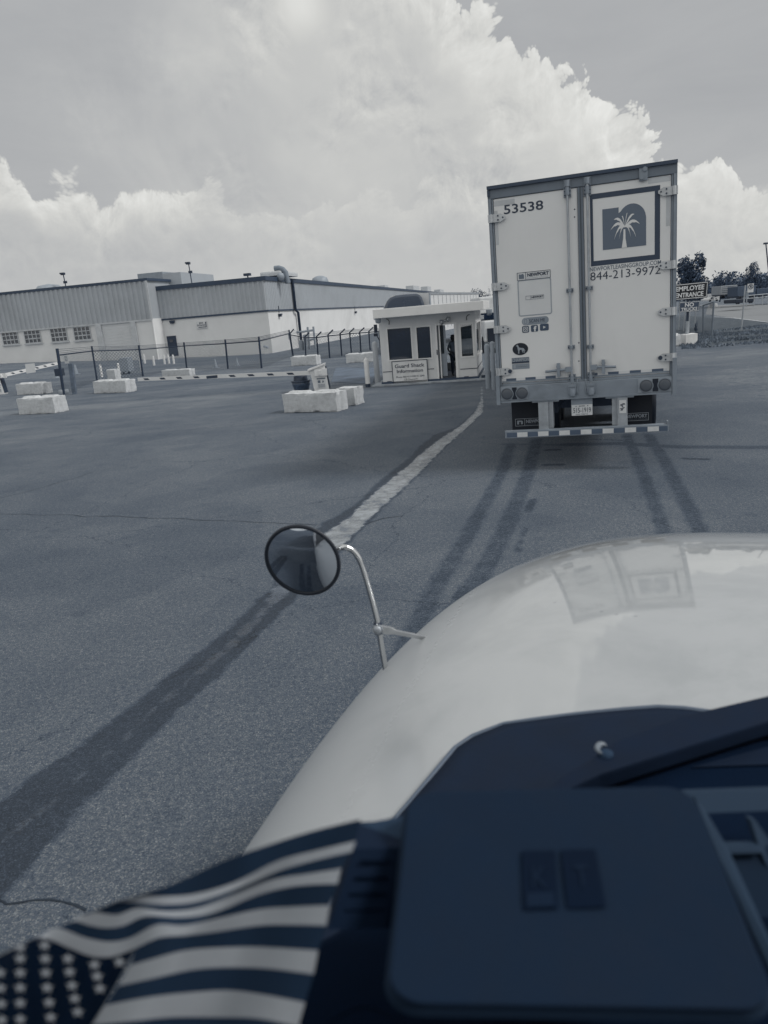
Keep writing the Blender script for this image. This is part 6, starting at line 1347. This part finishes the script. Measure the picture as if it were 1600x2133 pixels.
# ------------------------------------------------------------------ the little flag
z2 = lambda q: (q[0]*.5625, 1700+q[1]*.5625)
TL_ = [(1335, 12), (1160, 55), (1000, 105), (830, 165), (620, 260), (430, 318), (270, 385), (150, 440), (60, 478), (0, 508), (-90, 545)]
B_ = [TL_,
      [(1318, 92), (1180, 125), (1030, 165), (870, 245), (720, 288), (600, 297), (500, 298), (430, 318), (270, 386), (150, 441), (60, 480), (-90, 547)],
      [(1302, 132), (1180, 160), (1040, 200), (900, 260), (740, 315), (620, 328), (480, 320), (428, 320), (270, 387), (150, 442), (60, 481), (-90, 549)],
      [(1263, 195), (1150, 212), (1010, 235), (880, 285), (740, 338), (620, 352), (510, 340), (430, 366), (330, 353), (268, 388), (150, 443), (60, 482), (-90, 551)],
      [(1250, 250), (1100, 258), (960, 290), (800, 355), (680, 375), (540, 371), (460, 405), (390, 414), (320, 402), (266, 390), (150, 444), (60, 483), (-90, 553)],
      [(1222, 330), (1100, 335), (960, 345), (800, 380), (680, 405), (580, 402), (480, 452), (400, 465), (310, 448), (210, 413), (150, 445), (60, 485), (-90, 555)],
      [(1208, 405), (1080, 402), (960, 405), (800, 428), (680, 442), (590, 450), (500, 490), (420, 520), (340, 520), (255, 488), (150, 450), (60, 487), (-90, 558)],
      [(1178, 498), (1030, 488), (900, 484), (700, 495), (560, 530), (484, 552)], [(1162, 585), (1000, 565), (860, 560), (720, 568), (570, 600), (440, 628)],
      [(1130, 690), (1000, 665), (850, 645), (680, 655), (540, 672), (390, 700)], [(1105, 780), (960, 750), (820, 745), (640, 745), (480, 760), (325, 775)],
      [(1080, 860), (940, 835), (800, 825), (600, 825), (440, 835), (280, 840)], [(1060, 940), (920, 915), (780, 900), (580, 900), (400, 905), (235, 905)], [(1040, 1010), (900, 990), (760, 975), (560, 975), (360, 980), (190, 980)]]
def resamp(poly, n):
    v = smooth([Vector((*z2(p), 0)) for p in poly], 6); L_ = [0]
    for a, b_ in zip(v[:-1], v[1:]): L_.append(L_[-1]+(b_-a).length)
    o_ = []
    for k in range(n):
        s = L_[-1]*k/(n-1); i = 0
        while i < len(L_)-2 and L_[i+1] < s: i += 1
        f = (s-L_[i])/max(1e-6, L_[i+1]-L_[i]); o_.append(v[i].lerp(v[i+1], min(1, f)))
    return o_
def fw_(p, k): return .52+.00006*(700-p.x)*0+.012*math.sin(p.x*.021+k*.5)+.006*k*-.35+.03*(700-p.x)/700
p0 = CP(500, 1950, .52); fl = thing('small_flag', 'small striped and starred flag draped across the lower left of the windscreen', 'flag', p0)
M_fr = mat('flag_dark_stripe', (.018, .038, .075), .9, spec=.1, mott=.05, scale=40); M_fl = mat('flag_light_stripe', (.40, .43, .47), .9, mott=.05, scale=40); M_fu = mat('flag_dark_field', (.0045, .0125, .031), .9, spec=.06, mott=.05, scale=40)
mb = MB(); NC = 60
for k in range(13):
    mb.mi = k % 2
    A, Bq = (resamp(B_[k], NC), resamp(B_[k+1], NC)) if k != 6 else (None, None)
    if k == 6:
        A = resamp([(1208, 405), (1080, 402), (960, 405), (800, 428), (680, 442), (590, 450), (500, 490)], NC); Bq = resamp(B_[7], NC)
    mid = [a.lerp(b_, .5) for a, b_ in zip(A, Bq)]
    mb.grid([[CP(p.x, p.y, fw_(p, k+j/2))-p0 for p in r_] for j, r_ in enumerate((A, mid, Bq))])
cloth = mb.build('cloth', (M_fr, M_fl), fl, fixn=False)
top = resamp([(500, 490), (420, 520), (340, 520), (255, 488), (150, 450), (60, 487), (-90, 558), (-200, 600)], 50); bot = resamp([(190, 980), (50, 985), (-60, 990), (-250, 1000)], 50)
mid0 = z2((395, 700)); rows = []
for j in range(13):
    v = j/12; rw = []
    for i, (a, b_) in enumerate(zip(top, bot)):
        p = a.lerp(b_, v); p.x += 10*math.sin(math.pi*v)*(1-i/49); rw.append(CP(p.x, p.y, fw_(p, 6+v*7)-.001)-p0)
    rows.append(rw)
MB().grid(rows).build('star_field', M_fu, cloth, fixn=False)
stars = [(75, y) for y in (486, 527, 580, 635, 692, 752, 810)]+[(165, 478), (168, 528), (170, 580), (175, 635), (182, 690), (188, 745), (195, 800)]+[(252, 528), (258, 577), (267, 627), (277, 675), (288, 725)]+[(350, 550), (360, 593), (370, 638), (443, 540)]+[(0, 580), (2, 637), (4, 695), (6, 755)]
mb = MB()
for x, y in stars:
    cx_, cy_ = z2((x, y)); pts = []
    for k in range(10):
        a = math.pi/2+k*math.pi/5; r_ = 13.5 if k % 2 == 0 else 5.6; pts.append((cx_+r_*math.cos(a)*1.12, cy_-r_*.92*math.sin(a)))
    w = fw_(Vector((cx_, cy_, 0)), 6+7*(y-480)/500)-.012; mb.add([CP(px, py, w)-p0 for px, py in pts]+[CP(cx_, cy_, w)-p0], [(k, (k+1) % 10, 10) for k in range(10)])
mb.build('star', M_fl, cloth, fixn=False)
# ------------------------------------------------------------------ tidy
for o in list(bpy.data.objects):
    if o.parent is None and o.name == 'camera': continue
